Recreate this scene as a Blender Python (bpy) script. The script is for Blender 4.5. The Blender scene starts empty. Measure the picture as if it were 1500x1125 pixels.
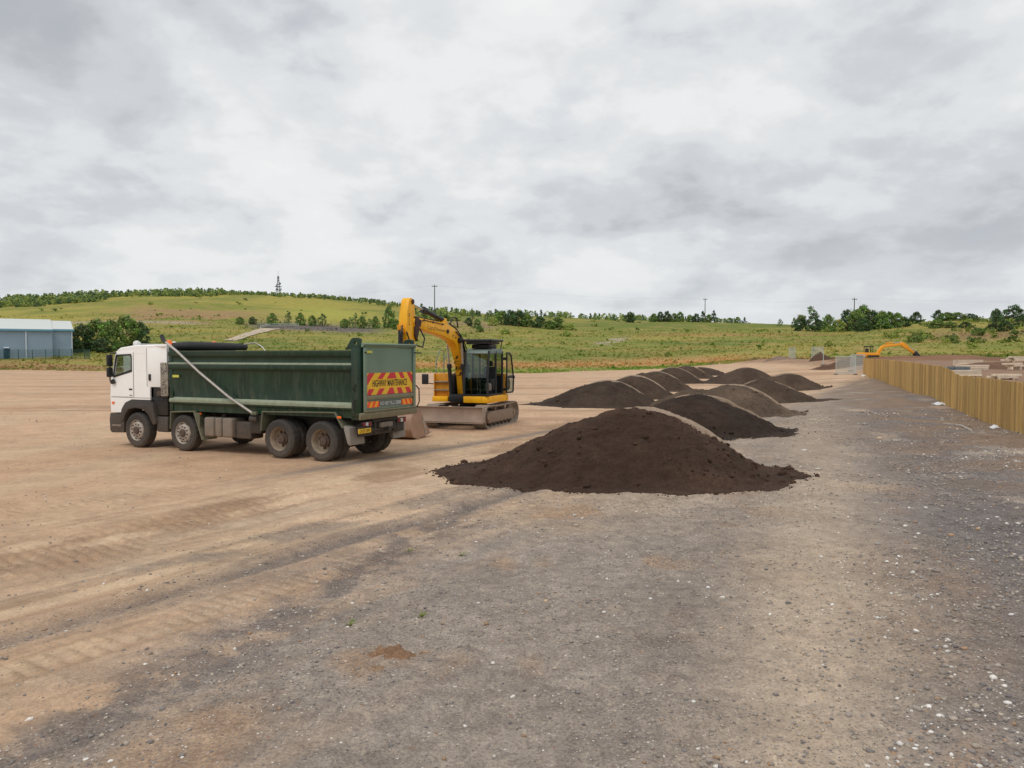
import bpy, bmesh, math, random
import numpy as np
from mathutils import Vector, Matrix

# ------------------------------------------------------------------ camera, sky, sun, exposure
scene = bpy.context.scene
COL = scene.collection
FPX, CAMH, HORIZON = 1127.0, 2.7, 522.0           # focal length in photo pixels, eye height, horizon row
cam = bpy.data.cameras.new('camera')
cam.sensor_width = 36.0
cam.lens = 36.0 * FPX / 1500.0
cam.clip_start = 0.1
cam.clip_end = 9000
cam_ob = bpy.data.objects.new('camera', cam)
COL.objects.link(cam_ob)
cam_ob.location = (0, 0, CAMH)
cam_ob.rotation_euler = (math.radians(90) - math.atan((562.5 - HORIZON) / FPX), 0, 0)
scene.camera = cam_ob

SUN_AZ, SUN_EL = math.radians(207), math.radians(54)     # azimuth clockwise from +Y, elevation
world = bpy.data.worlds.new('World')
scene.world = world
world.use_nodes = True
wt = world.node_tree
wt.nodes.clear()


def wn(kind, **kw):
    n = wt.nodes.new(kind)
    for k, v in kw.items():
        setattr(n, k, v)
    return n


def wmath(op, a, b=None, c=None, clamp=False):
    n = wn('ShaderNodeMath', operation=op, use_clamp=clamp)
    for i, v in enumerate((a, b, c)):
        if v is None:
            continue
        if isinstance(v, (int, float)):
            n.inputs[i].default_value = v
        else:
            wt.links.new(v, n.inputs[i])
    return n.outputs[0]


SKY_OFF = (17.8, -0.5, -12.2, 17.8)


def build_sky():
    L = wt.links.new
    out = wn('ShaderNodeOutputWorld')
    bg = wn('ShaderNodeBackground')
    bg.inputs[1].default_value = 0.1
    L(bg.outputs[0], out.inputs[0])
    sky = wn('ShaderNodeTexSky', sky_type='NISHITA')
    sky.sun_disc = False
    sky.sun_elevation = SUN_EL
    sky.sun_rotation = SUN_AZ
    sky.dust_density = 2.0
    tc = wn('ShaderNodeTexCoord')
    sep = wn('ShaderNodeSeparateXYZ')
    L(tc.outputs['Generated'], sep.inputs[0])
    z = wmath('MAXIMUM', sep.outputs[2], 0.0)
    den = wmath('ADD', z, 0.34)
    px = wmath('DIVIDE', sep.outputs[0], den)
    py = wmath('DIVIDE', sep.outputs[1], den)
    cmb = wn('ShaderNodeCombineXYZ')
    L(px, cmb.inputs[0]); L(py, cmb.inputs[1])

    def noise(scale, detail, rough, dist, off):
        mp = wn('ShaderNodeMapping')
        mp.inputs['Location'].default_value = off
        L(cmb.outputs[0], mp.inputs['Vector'])
        n = wn('ShaderNodeTexNoise')
        n.inputs['Scale'].default_value = scale
        n.inputs['Detail'].default_value = detail
        n.inputs['Roughness'].default_value = rough
        n.inputs['Distortion'].default_value = dist
        L(mp.outputs[0], n.inputs['Vector'])
        return n.outputs['Fac']
    big = noise(1.15, 3, 0.5, 0.15, (SKY_OFF[0], SKY_OFF[1], 0.0))
    mid = noise(3.4, 6, 0.52, 0.2, (SKY_OFF[2], SKY_OFF[3], 2.0))
    fine = noise(10.0, 8, 0.58, 0.15, (9.1, 0.4, 4.0))
    v = wmath('MULTIPLY_ADD', big, 0.50, 0.0)
    v = wmath('MULTIPLY_ADD', mid, 0.36, v)
    v = wmath('MULTIPLY_ADD', fine, 0.12, v)
    ramp = wn('ShaderNodeValToRGB')
    cr = ramp.color_ramp
    cr.interpolation = 'EASE'
    while len(cr.elements) < 5:
        cr.elements.new(0.5)
    for e, (p, c) in zip(cr.elements, ((0.365, (0.50, 0.515, 0.545)), (0.435, (0.62, 0.642, 0.672)), (0.492, (0.74, 0.76, 0.78)),
                                       (0.55, (0.84, 0.85, 0.858)), (0.625, (0.90, 0.90, 0.895)))):
        e.position = p
        e.color = (*c, 1)
    L(v, ramp.inputs[0])
    # clouds thin to an even pale layer low over the land
    hz = wn('ShaderNodeMapRange', interpolation_type='SMOOTHSTEP')
    L(z, hz.inputs[0])
    hz.inputs[1].default_value = 0.0; hz.inputs[2].default_value = 0.20
    hz.inputs[3].default_value = 0.5; hz.inputs[4].default_value = 0.0
    mixh = wn('ShaderNodeMix', data_type='RGBA')
    L(hz.outputs[0], mixh.inputs['Factor'])
    L(ramp.outputs[0], mixh.inputs['A'])
    mixh.inputs['B'].default_value = (0.73, 0.765, 0.785, 1)
    sc = wn('ShaderNodeVectorMath', operation='SCALE')
    sc.inputs['Scale'].default_value = 10.0
    L(mixh.outputs['Result'], sc.inputs[0])
    # where the cover is thinnest a little of the blue sky shows through
    gap = wn('ShaderNodeMapRange')
    L(mid, gap.inputs[0])
    gap.inputs[1].default_value = 0.30; gap.inputs[2].default_value = 0.42
    gap.inputs[3].default_value = 0.86; gap.inputs[4].default_value = 1.0
    mx = wn('ShaderNodeMix', data_type='RGBA')
    L(gap.outputs[0], mx.inputs['Factor'])
    L(sky.outputs[0], mx.inputs['A'])
    L(sc.outputs[0], mx.inputs['B'])
    L(mx.outputs['Result'], bg.inputs[0])


build_sky()
sun = bpy.data.lights.new('sun', 'SUN')
sun.energy = 1.2
sun.angle = math.radians(22)
sun.color = (1.0, 0.96, 0.9)
sun_ob = bpy.data.objects.new('sun', sun)
COL.objects.link(sun_ob)
sdir = Vector((math.sin(SUN_AZ) * math.cos(SUN_EL), math.cos(SUN_AZ) * math.cos(SUN_EL), math.sin(SUN_EL)))
sun_ob.rotation_euler = sdir.to_track_quat('Z', 'Y').to_euler()
sun_ob.location = (60, 30, 80)
scene.view_settings.view_transform = 'Standard'
scene.view_settings.look = 'None'
scene.view_settings.gamma = 1.0
scene.view_settings.exposure = 0.0
scene.view_settings.use_curve_mapping = False
scene.cycles.max_bounces = 6
scene.cycles.transparent_max_bounces = 12

# ------------------------------------------------------------------ helpers
RNG = random.Random(7)


def srgb(r, g, b):
    f = lambda c: (c / 255 / 12.92) if c / 255 <= 0.04045 else ((c / 255 + 0.055) / 1.055) ** 2.4
    return (f(r), f(g), f(b))


def hash2(ix, iy, seed):
    h = (ix.astype(np.int64) * 374761393 + iy.astype(np.int64) * 668265263 + seed * 974634777) & 0x7fffffff
    h = ((h ^ (h >> 13)) * 1274126177) & 0x7fffffff
    return ((h ^ (h >> 16)) & 0xffffff) / float(0xffffff)


def vnoise(x, y, seed=0):
    x = np.asarray(x, float); y = np.asarray(y, float)
    ix, iy = np.floor(x), np.floor(y)
    fx, fy = x - ix, y - iy
    u = fx * fx * fx * (fx * (fx * 6 - 15) + 10); v = fy * fy * fy * (fy * (fy * 6 - 15) + 10)
    a, b = hash2(ix, iy, seed), hash2(ix + 1, iy, seed)
    c, d = hash2(ix, iy + 1, seed), hash2(ix + 1, iy + 1, seed)
    return (a * (1 - u) + b * u) * (1 - v) + (c * (1 - u) + d * u) * v


def fbm(x, y, octs=4, seed=0, gain=0.5):
    x = np.asarray(x, float); y = np.asarray(y, float)
    t = np.zeros(np.broadcast(x, y).shape); a, n = 1.0, 0.0
    for o in range(octs):
        t = t + a * vnoise(x * 2 ** o + 13.7 * o, y * 2 ** o - 7.1 * o, seed + o * 17)
        n += a; a *= gain
    return t / n


def smooth(v, a, b):
    t = np.clip((np.asarray(v, float) - a) / (b - a), 0, 1)
    return t * t * (3 - 2 * t)


class MB:
    """Collects shapes; build() links them as ONE mesh object."""

    def __init__(s):
        s.v, s.f = [], []

    def add(s, vs, fs):
        o = len(s.v)
        s.v += [tuple(p) for p in vs]
        s.f += [tuple(i + o for i in f) for f in fs]
        return s

    def box(s, x0, x1, y0, y1, z0, z1):
        v = [(x, y, z) for z in (z0, z1) for y in (y0, y1) for x in (x0, x1)]
        return s.add(v, [(0, 2, 3, 1), (4, 5, 7, 6), (0, 1, 5, 4), (2, 6, 7, 3), (0, 4, 6, 2), (1, 3, 7, 5)])

    def obox(s, c, right, fwd, up, a, b, h):
        """box centred at c, half sizes a,b,h along the three axes"""
        c, right, fwd, up = map(Vector, (c, right, fwd, up))
        v = [c + right * (a * i) + fwd * (b * j) + up * (h * k) for k in (-1, 1) for j in (-1, 1) for i in (-1, 1)]
        return s.add(v, [(0, 2, 3, 1), (4, 5, 7, 6), (0, 1, 5, 4), (2, 6, 7, 3), (0, 4, 6, 2), (1, 3, 7, 5)])

    def prism(s, poly, axis, a0, a1):
        """polygon in the plane across axis ('y': points are (x,z); 'x': (y,z); 'z': (x,y)), run from a0 to a1"""
        def P(p, a):
            return {'y': (p[0], a, p[1]), 'x': (a, p[0], p[1]), 'z': (p[0], p[1], a)}[axis]
        n = len(poly)
        v = [P(p, a0) for p in poly] + [P(p, a1) for p in poly]
        f = [tuple(range(n))[::-1], tuple(range(n, 2 * n))] + [(i, (i + 1) % n, n + (i + 1) % n, n + i) for i in range(n)]
        return s.add(v, f)

    def ring(s, p0, p1, r0, r1=None, n=16, caps=True):
        p0, p1 = Vector(p0), Vector(p1)
        r1 = r0 if r1 is None else r1
        q = (p1 - p0).to_track_quat('Z', 'Y').to_matrix()
        A, B = q.col[0], q.col[1]
        v = []
        for p, r in ((p0, r0), (p1, r1)):
            for i in range(n):
                t = 2 * math.pi * i / n
                v.append(p + (A * math.cos(t) + B * math.sin(t)) * r)
        f = [(i, (i + 1) % n, n + (i + 1) % n, n + i) for i in range(n)]
        if caps:
            f += [tuple(range(n))[::-1], tuple(range(n, 2 * n))]
        return s.add(v, f)

    def tube(s, pts, r, n=8, caps=True):
        pts = [Vector(p) for p in pts]
        R = r if isinstance(r, (list, tuple)) else [r] * len(pts)
        v = []
        ref = None
        for i, p in enumerate(pts):
            d = (pts[min(i + 1, len(pts) - 1)] - pts[max(i - 1, 0)]).normalized()
            if ref is None:
                ref = d.orthogonal().normalized()
            A = (ref - d * ref.dot(d)).normalized()
            ref = A
            B = d.cross(A)
            for k in range(n):
                t = 2 * math.pi * k / n
                v.append(p + (A * math.cos(t) + B * math.sin(t)) * R[i])
        f = []
        for i in range(len(pts) - 1):
            for k in range(n):
                f.append((i * n + k, i * n + (k + 1) % n, (i + 1) * n + (k + 1) % n, (i + 1) * n + k))
        if caps:
            f += [tuple(range(n))[::-1], tuple(range((len(pts) - 1) * n, len(pts) * n))]
        return s.add(v, f)

    def lathe(s, prof, c, axis='y', n=32, sign=1):
        """prof: [(radius, offset along axis)] round an axis through c; closed at radius 0"""
        v = []
        for (r, h) in prof:
            for i in range(n):
                t = 2 * math.pi * i / n
                a, b = r * math.cos(t), r * math.sin(t)
                if axis == 'y':
                    v.append((c[0] + a, c[1] + h * sign, c[2] + b))
                elif axis == 'x':
                    v.append((c[0] + h * sign, c[1] + a, c[2] + b))
                else:
                    v.append((c[0] + a, c[1] + b, c[2] + h * sign))
        f = []
        for j in range(len(prof) - 1):
            for i in range(n):
                f.append((j * n + i, j * n + (i + 1) % n, (j + 1) * n + (i + 1) % n, (j + 1) * n + i))
        return s.add(v, f)

    def plate(s, outer, holes, axis, a0, a1):
        """a flat plate with openings"""
        bm = bmesh.new()
        loops = []
        for lp in [outer] + list(holes):
            vs = [bm.verts.new((p[0], p[1], 0)) for p in lp]
            loops.append(vs)
        edges = []
        for vs in loops:
            for i in range(len(vs)):
                edges.append(bm.edges.new((vs[i], vs[(i + 1) % len(vs)])))
        bmesh.ops.triangle_fill(bm, use_beauty=True, edges=edges)
        bm.verts.index_update()

        def P(p, a):
            return {'y': (p[0], a, p[1]), 'x': (a, p[0], p[1]), 'z': (p[0], p[1], a)}[axis]
        n = len(bm.verts)
        co = [(v.co.x, v.co.y) for v in bm.verts]
        v = [P(p, a0) for p in co] + [P(p, a1) for p in co]
        f = []
        for fc in bm.faces:
            ids = [q.index for q in fc.verts]
            f.append(tuple(ids)); f.append(tuple(i + n for i in ids[::-1]))
        for vs in loops:
            for i in range(len(vs)):
                a, b = vs[i].index, vs[(i + 1) % len(vs)].index
                f.append((a, b, b + n, a + n))
        bm.free()
        return s.add(v, f)

    def mesh(s, name, bevel=0.0, seg=2, smoothed=True, angle=35):
        me = bpy.data.meshes.new(name)
        me.from_pydata(s.v, [], s.f)
        bm = bmesh.new()
        bm.from_mesh(me)
        bmesh.ops.recalc_face_normals(bm, faces=bm.faces)
        if bevel > 0:
            es = [e for e in bm.edges if len(e.link_faces) == 2 and e.calc_face_angle(0) > math.radians(28)]
            bmesh.ops.bevel(bm, geom=es, offset=bevel, segments=seg, profile=0.5, affect='EDGES', clamp_overlap=True)
        bm.to_mesh(me)
        bm.free()
        if smoothed:
            me.polygons.foreach_set('use_smooth', [True] * len(me.polygons))
            me.set_sharp_from_angle(angle=math.radians(angle))
        return me

    def build(s, name, m, parent=None, bevel=0.0, seg=2, smoothed=True, angle=35):
        return obj(name, s.mesh(name, bevel, seg, smoothed, angle), m, parent)


def obj(name, me, m=None, parent=None):
    o = bpy.data.objects.new(name, me)
    COL.objects.link(o)
    if m is not None and len(me.materials) == 0:
        me.materials.append(m)
    if parent is not None:
        o.parent = parent
    return o


def tag(o, label=None, cat=None, group=None, kind=None):
    for k, v in (('label', label), ('category', cat), ('group', group), ('kind', kind)):
        if v:
            o[k] = v
    return o


def thing(name, label, cat, loc=(0, 0, 0), rz=0.0, group=None):
    o = bpy.data.objects.new(name, None)
    COL.objects.link(o)
    o.location = loc
    o.rotation_euler = (0, 0, rz)
    o.empty_display_size = 0.2
    return tag(o, label, cat, group)


def knot(name, parent, loc=(0, 0, 0)):
    """an Empty for a part that has pieces of its own"""
    o = bpy.data.objects.new(name, None)
    COL.objects.link(o)
    o.parent = parent
    o.location = loc
    return o


def text_part(name, body, m, parent, origin, right, up, width, height, shear=0.0, depth=0.003, bold=0.0):
    """lettering as flat geometry: origin is the lower left corner, in the parent's space"""
    cu = bpy.data.curves.new(name, 'FONT')
    cu.body = body
    cu.shear = shear
    cu.offset = bold
    tmp = bpy.data.objects.new('tmp_text', cu)
    COL.objects.link(tmp)
    me = bpy.data.meshes.new_from_object(tmp.evaluated_get(bpy.context.evaluated_depsgraph_get()))
    bpy.data.objects.remove(tmp)
    bpy.data.curves.remove(cu)
    n = len(me.vertices)
    co = np.empty(n * 3); me.vertices.foreach_get('co', co); co = co.reshape(-1, 3)
    lo, hi = co.min(0), co.max(0)
    right, up = Vector(right).normalized(), Vector(up).normalized()
    nor = right.cross(up)
    new = []
    for c in co:
        p = Vector(origin) + right * ((c[0] - lo[0]) / max(hi[0] - lo[0], 1e-6) * width) + up * ((c[1] - lo[1]) / max(hi[1] - lo[1], 1e-6) * height) + nor * depth
        new += list(p)
    me.vertices.foreach_set('co', new)
    me.update()
    return obj(name, me, m, parent)


def set_attr(me, name, cols, domain='POINT'):
    a = me.attributes.new(name, 'FLOAT_COLOR', domain)
    a.data.foreach_set('color', np.asarray(cols, np.float32).ravel())


# ------------------------------------------------------------------ materials
class NT:
    def __init__(s, name):
        s.m = bpy.data.materials.new(name)
        s.m.use_nodes = True
        s.t = s.m.node_tree
        s.b = s.t.nodes['Principled BSDF']
        s.out = s.t.nodes['Material Output']

    def n(s, kind, ins=None, **kw):
        n = s.t.nodes.new(kind)
        for k, v in kw.items():
            setattr(n, k, v)
        for k, v in (ins or {}).items():
            s.put(v, n.inputs[k])
        return n

    def put(s, v, sock):
        if isinstance(v, bpy.types.NodeSocket):
            s.t.links.new(v, sock)
        elif isinstance(v, (tuple, list)) and len(v) == 3 and sock.type == 'RGBA':
            sock.default_value = (*v, 1)
        else:
            sock.default_value = v

    def noise(s, scale, detail=4, rough=0.55, vec=None, out='Fac', dist=0.0):
        n = s.n('ShaderNodeTexNoise', {'Scale': scale, 'Detail': detail, 'Roughness': rough, 'Distortion': dist})
        if vec is not None:
            s.put(vec, n.inputs['Vector'])
        return n.outputs[out]

    def rng(s, v, a, b, c=0.0, d=1.0):
        n = s.n('ShaderNodeMapRange', {0: v, 1: a, 2: b, 3: c, 4: d})
        return n.outputs[0]

    def math(s, op, a, b=0.0, clamp=False):
        return s.n('ShaderNodeMath', {0: a, 1: b}, operation=op, use_clamp=clamp).outputs[0]

    def mix(s, fac, a, b, blend='MIX'):
        n = s.n('ShaderNodeMix', data_type='RGBA', blend_type=blend)
        s.put(fac, n.inputs['Factor']); s.put(a, n.inputs['A']); s.put(b, n.inputs['B'])
        return n.outputs['Result']

    def bump(s, h, strength=0.3, dist=0.02, normal=None):
        n = s.n('ShaderNodeBump', {'Height': h, 'Strength': strength, 'Distance': dist})
        if normal is not None:
            s.put(normal, n.inputs['Normal'])
        return n.outputs[0]

    def pos(s):
        return s.n('ShaderNodeNewGeometry').outputs['Position']

    def objco(s):
        return s.n('ShaderNodeTexCoord').outputs['Object']

    def attr(s, name):
        return s.n('ShaderNodeAttribute', attribute_name=name).outputs

    def fin(s, col=None, rough=None, metal=None, normal=None, spec=None):
        for v, k in ((col, 'Base Color'), (rough, 'Roughness'), (metal, 'Metallic'), (normal, 'Normal'), (spec, 'Specular IOR Level')):
            if v is not None:
                s.put(v, s.b.inputs[k])
        return s.m


def mat(name, col, rough=0.6, metal=0.0, var=0.12, scale=4.0, bump=0.0, bscale=30.0, dirt=None, spec=0.5, rvar=False):
    """colour with mottling; dirt = (colour, low z, high z, amount): dust settled towards the bottom plus patches"""
    k = NT(name)
    v = k.objco()
    f = k.noise(scale, 5, 0.6, v)
    lo = tuple(c * (1 - var) for c in col); hi = tuple(min(1, c * (1 + var)) for c in col)
    c = k.mix(k.rng(f, 0.3, 0.7), lo, hi)
    r = rough
    if rvar:
        rv = k.n('ShaderNodeObjectInfo').outputs['Random']
        c = k.mix(1.0, c, k.mix(rv, (0.72, 0.72, 0.74), (1.0, 1.0, 1.0)), 'MULTIPLY')
    if dirt:
        dc, z0, z1, amt = dirt
        z = k.n('ShaderNodeSeparateXYZ', {0: v}).outputs[2]
        g = k.rng(z, z0, z1, 1.0, 0.12)
        n2 = k.noise(scale * 2.3, 6, 0.65, v)
        d = k.math('MULTIPLY', k.math('MULTIPLY', g, k.rng(n2, 0.25, 0.75, 0.35, 1.3)), amt, True)
        c = k.mix(d, c, dc)
        r = k.rng(d, 0, 1, rough, 0.95)
    nrm = k.bump(k.noise(bscale, 4, 0.6, v), bump, 0.01) if bump else None
    return k.fin(c, r, metal, nrm, spec)


DUST = srgb(150, 128, 105)
M = {}
M['cab_white'] = mat('cab_white', srgb(247, 247, 245), 0.35, var=0.02, dirt=(srgb(176, 160, 140), 0.9, 2.0, 0.14))
M['body_green'] = mat('body_green', srgb(16, 46, 31), 0.42, var=0.25, scale=2.0, dirt=(srgb(96, 104, 80), 1.0, 2.6, 0.08), spec=0.3)


def body_paint():
    k = NT('body_green')
    v = k.objco()
    f = k.noise(1.6, 5, 0.6, v)
    c = k.mix(k.rng(f, 0.3, 0.7), srgb(13, 40, 27), srgb(24, 56, 39))
    mp = k.n('ShaderNodeMapping', {'Vector': v, 'Scale': (7, 7, 0.55)})
    st = k.noise(1.3, 7, 0.7, mp.outputs[0], dist=0.4)
    z = k.n('ShaderNodeSeparateXYZ', {0: v}).outputs[2]
    low = k.rng(z, 1.1, 2.9, 1.0, 0.35)
    c = k.mix(k.math('MULTIPLY', k.rng(st, 0.48, 0.78, 0.0, 0.6), low), c, srgb(104, 106, 86))
    sc = k.noise(26.0, 4, 0.7, v)
    c = k.mix(k.rng(sc, 0.66, 0.74, 0.0, 0.35), c, srgb(92, 100, 84))
    nb = k.bump(k.noise(1.1, 3, 0.5, v), 0.25, 0.06)
    return k.fin(c, k.rng(st, 0.4, 0.75, 0.32, 0.7), 0, nb, 0.4)


M['body_green'] = body_paint()
M['gate_green'] = mat('gate_green', srgb(108, 132, 114), 0.6, var=0.1, scale=1.5, dirt=(srgb(150, 144, 126), 1.2, 2.7, 0.5))
M['dusty_green'] = mat('dusty_green', srgb(74, 84, 66), 0.75, var=0.18, scale=5, dirt=(srgb(140, 128, 104), 0.4, 2.0, 0.6))
M['ledge_dust_highlight'] = mat('ledge_dust_highlight', srgb(142, 150, 128), 0.8, var=0.15, scale=6)  # dust tone raised to carry the highlight along the body folds
M['dusty_beam'] = mat('dusty_beam', srgb(128, 122, 98), 0.85, var=0.15, scale=5)
M['black_plastic'] = mat('black_plastic', srgb(44, 43, 44), 0.6, var=0.2, dirt=(DUST, 0.2, 1.6, 0.30))
M['chassis_black'] = mat('chassis_black', srgb(26, 25, 25), 0.7, var=0.25, dirt=(DUST, 0.0, 1.4, 0.25))
M['rubber'] = mat('rubber', srgb(50, 48, 47), 0.85, var=0.15, dirt=(srgb(128, 112, 94), -0.6, 0.5, 0.40), bump=0.2)
M['rim_silver'] = mat('rim_silver', srgb(186, 178, 168), 0.5, 0.25, 0.15, 9, dirt=(srgb(120, 98, 80), -0.5, 0.6, 0.45))
M['rim_tan'] = mat('rim_tan', srgb(154, 138, 118), 0.8, var=0.2, scale=7, dirt=(srgb(116, 100, 84), -0.5, 0.5, 0.5))
M['hub_brown'] = mat('hub_brown', srgb(86, 70, 60), 0.8, var=0.25, scale=9)
M['tank_grey'] = mat('tank_grey', srgb(120, 112, 102), 0.8, var=0.15, scale=6, dirt=(DUST, 0.3, 1.2, 0.5))
M['steel_pole'] = mat('steel_pole', srgb(176, 172, 166), 0.45, 0.5, 0.15, 8)
M['tarp_black'] = mat('tarp_black', srgb(52, 52, 54), 0.7, var=0.2, scale=8, bump=0.4, bscale=12)
M['guard_grey'] = mat('guard_grey', srgb(150, 142, 130), 0.8, var=0.2, scale=9)
M['hole_black'] = mat('hole_black', srgb(22, 20, 20), 0.9, var=0.1)
M['sign_yellow'] = mat('sign_yellow', srgb(236, 186, 36), 0.5, var=0.06, dirt=(DUST, 1.4, 2.6, 0.1))
M['sign_red'] = mat('sign_red', srgb(206, 40, 54), 0.5, var=0.06, dirt=(DUST, 1.4, 2.6, 0.08))
M['sign_orange'] = mat('sign_orange', srgb(250, 168, 30), 0.5, var=0.05)
M['stripe_red'] = mat('stripe_red', srgb(246, 84, 44), 0.5, var=0.05)
M['letter_black'] = mat('letter_black', srgb(40, 34, 26), 0.6, var=0.1)
M['letter_brown'] = mat('letter_brown', srgb(120, 84, 26), 0.6, var=0.1)
M['label_white'] = mat('label_white', srgb(196, 200, 194), 0.6, var=0.06)
M['label_ink'] = mat('label_ink', srgb(92, 98, 92), 0.6, var=0.06)
M['plate_yellow'] = mat('plate_yellow', srgb(232, 186, 40), 0.5, var=0.05)
M['lamp_red'] = mat('lamp_red', srgb(140, 34, 40), 0.3, var=0.1)
M['lamp_orange'] = mat('lamp_orange', srgb(240, 110, 34), 0.3, var=0.05)
M['lamp_clear'] = mat('lamp_clear', srgb(214, 214, 210), 0.2, var=0.05)
M['marker_yellow'] = mat('marker_yellow', srgb(200, 196, 80), 0.5, var=0.05)
M['flap_grey'] = mat('flap_grey', srgb(136, 132, 126), 0.8, var=0.12, dirt=(DUST, 0.3, 1.2, 0.4))
M['seat_dark'] = mat('seat_dark', srgb(40, 42, 46), 0.85, var=0.15)
M['yellow_paint'] = mat('yellow_paint', srgb(250, 180, 14), 0.4, var=0.08, scale=2.5, dirt=(srgb(120, 86, 40), 0.6, 2.6, 0.16))


def machine_paint(name, lo, hi):
    k = NT(name)
    v = k.objco()
    c = k.mix(k.rng(k.noise(2.5, 5, 0.6, v), 0.3, 0.7), lo, hi)
    mp = k.n('ShaderNodeMapping', {'Vector': v, 'Scale': (5, 5, 0.8)})
    st = k.noise(1.6, 7, 0.72, mp.outputs[0], dist=0.5)
    c = k.mix(k.rng(st, 0.52, 0.76, 0.0, 0.7), c, srgb(150, 92, 22))
    ch = k.noise(14.0, 5, 0.75, v)
    c = k.mix(k.rng(ch, 0.64, 0.70, 0.0, 0.8), c, srgb(84, 58, 34))
    return k.fin(c, k.rng(st, 0.4, 0.7, 0.35, 0.7), 0, k.bump(ch, 0.1, 0.004), 0.45)


M['yellow_paint'] = machine_paint('yellow_paint', srgb(240, 168, 12), srgb(252, 188, 20))
M['yellow_grime'] = mat('yellow_grime', srgb(220, 148, 18), 0.5, var=0.16, scale=4, dirt=(srgb(86, 60, 34), 0.6, 3.6, 0.36))
M['track_steel'] = mat('track_steel', srgb(160, 146, 132), 0.85, 0.0, 0.2, 9, bump=0.4)
M['track_dirt'] = mat('track_dirt', srgb(142, 122, 104), 0.9, 0.0, 0.22, 7, bump=0.4)
M['blade_steel'] = mat('blade_steel', srgb(160, 142, 128), 0.7, 0.15, 0.16, 3.5, dirt=(srgb(160, 136, 118), 0.2, 0.9, 0.4))
M['bucket_steel'] = mat('bucket_steel', srgb(164, 132, 112), 0.6, 0.25, 0.2, 4, dirt=(srgb(180, 150, 124), 0.0, 1.0, 0.35))
M['ex_black'] = mat('ex_black', srgb(30, 31, 33), 0.5, var=0.25)
M['cab_grey'] = mat('cab_grey', srgb(112, 128, 124), 0.5, var=0.08)
M['chrome'] = mat('chrome', srgb(200, 200, 200), 0.2, 0.9, 0.05)
M['pin_brown'] = mat('pin_brown', srgb(72, 50, 42), 0.7, 0.2, 0.25, 9)
M['machine_orange'] = mat('machine_orange', srgb(240, 160, 30), 0.5, var=0.08)
M['machine_dark'] = mat('machine_dark', srgb(44, 44, 48), 0.7, var=0.2)
M['clad_blue'] = None
M['roof_grey'] = mat('roof_grey', srgb(206, 210, 206), 0.6, var=0.04)
M['fascia_blue'] = mat('fascia_blue', srgb(104, 152, 176), 0.5, var=0.04)
M['door_blue'] = mat('door_blue', srgb(20, 68, 90), 0.6, var=0.05)
M['pipe_white'] = mat('pipe_white', srgb(206, 216, 226), 0.5, var=0.04)
M['fence_green'] = mat('fence_green', srgb(36, 74, 66), 0.6, var=0.1)
M['pole_wood'] = mat('pole_wood', srgb(96, 88, 82), 0.9, var=0.15)
M['mast_grey'] = mat('mast_grey', srgb(120, 126, 130), 0.6, var=0.1)
M['wire_dark'] = mat('wire_dark', srgb(120, 126, 130), 0.6, var=0.05)
M['galv'] = mat('galv', srgb(186, 194, 190), 0.6, 0.1, 0.06)
M['foot_block'] = mat('foot_block', srgb(120, 116, 110), 0.9, var=0.1)
M['timber_pale'] = mat('timber_pale', srgb(232, 214, 190), 0.8, var=0.15, scale=6, rvar=True)
M['bark'] = mat('bark', srgb(84, 74, 62), 0.95, var=0.25, scale=8)
M['plastic_white'] = mat('plastic_white', srgb(222, 222, 226), 0.4, var=0.06)
M['hose_grey'] = mat('hose_grey', srgb(178, 170, 160), 0.6, var=0.1)
M['slate_stack'] = mat('slate_stack', srgb(122, 130, 134), 0.8, var=0.15, rvar=True)


def glass_mat(name, tint, gloss=0.35):
    k = NT(name)
    tr = k.n('ShaderNodeBsdfTransparent', {'Color': (*tint, 1)})
    gl = k.n('ShaderNodeBsdfGlossy', {'Roughness': 0.05, 'Color': (0.9, 0.95, 0.95, 1)})
    lw = k.n('ShaderNodeLayerWeight', {'Blend': gloss})
    mx = k.n('ShaderNodeMixShader')
    k.t.links.new(k.rng(lw.outputs['Facing'], 0, 1, 0.05, 0.35), mx.inputs[0])
    k.t.links.new(tr.outputs[0], mx.inputs[1]); k.t.links.new(gl.outputs[0], mx.inputs[2])
    k.t.links.new(mx.outputs[0], k.out.inputs[0])
    return k.m


M['glass'] = glass_mat('glass', (0.80, 0.86, 0.83))
M['dark_glass'] = glass_mat('dark_glass', (0.60, 0.68, 0.65), 0.12)


def wood_board_mat():
    k = NT('fence_board')
    v = k.objco()
    mp = k.n('ShaderNodeMapping', {'Vector': v, 'Scale': (14, 14, 0.9)})
    rnd = k.n('ShaderNodeObjectInfo').outputs['Random']
    off = k.n('ShaderNodeVectorMath', {0: mp.outputs[0]}, operation='ADD')
    cb = k.n('ShaderNodeCombineXYZ', {0: k.math('MULTIPLY', rnd, 37.0), 2: k.math('MULTIPLY', rnd, 91.0)})
    k.t.links.new(cb.outputs[0], off.inputs[1])
    g = k.noise(1.4, 6, 0.65, off.outputs[0], dist=0.6)
    c = k.mix(k.rng(g, 0.3, 0.7), srgb(170, 136, 76), srgb(224, 188, 120))
    c = k.mix(1.0, c, k.mix(rnd, (0.70, 0.66, 0.58), (1.10, 1.07, 1.02)), 'MULTIPLY')
    st = k.noise(3.0, 4, 0.6, v)
    c = k.mix(k.rng(st, 0.55, 0.75, 0, 0.45), c, srgb(136, 108, 62))
    return k.fin(c, 0.8, 0, k.bump(g, 0.35, 0.006))


M['fence_board'] = wood_board_mat()


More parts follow.
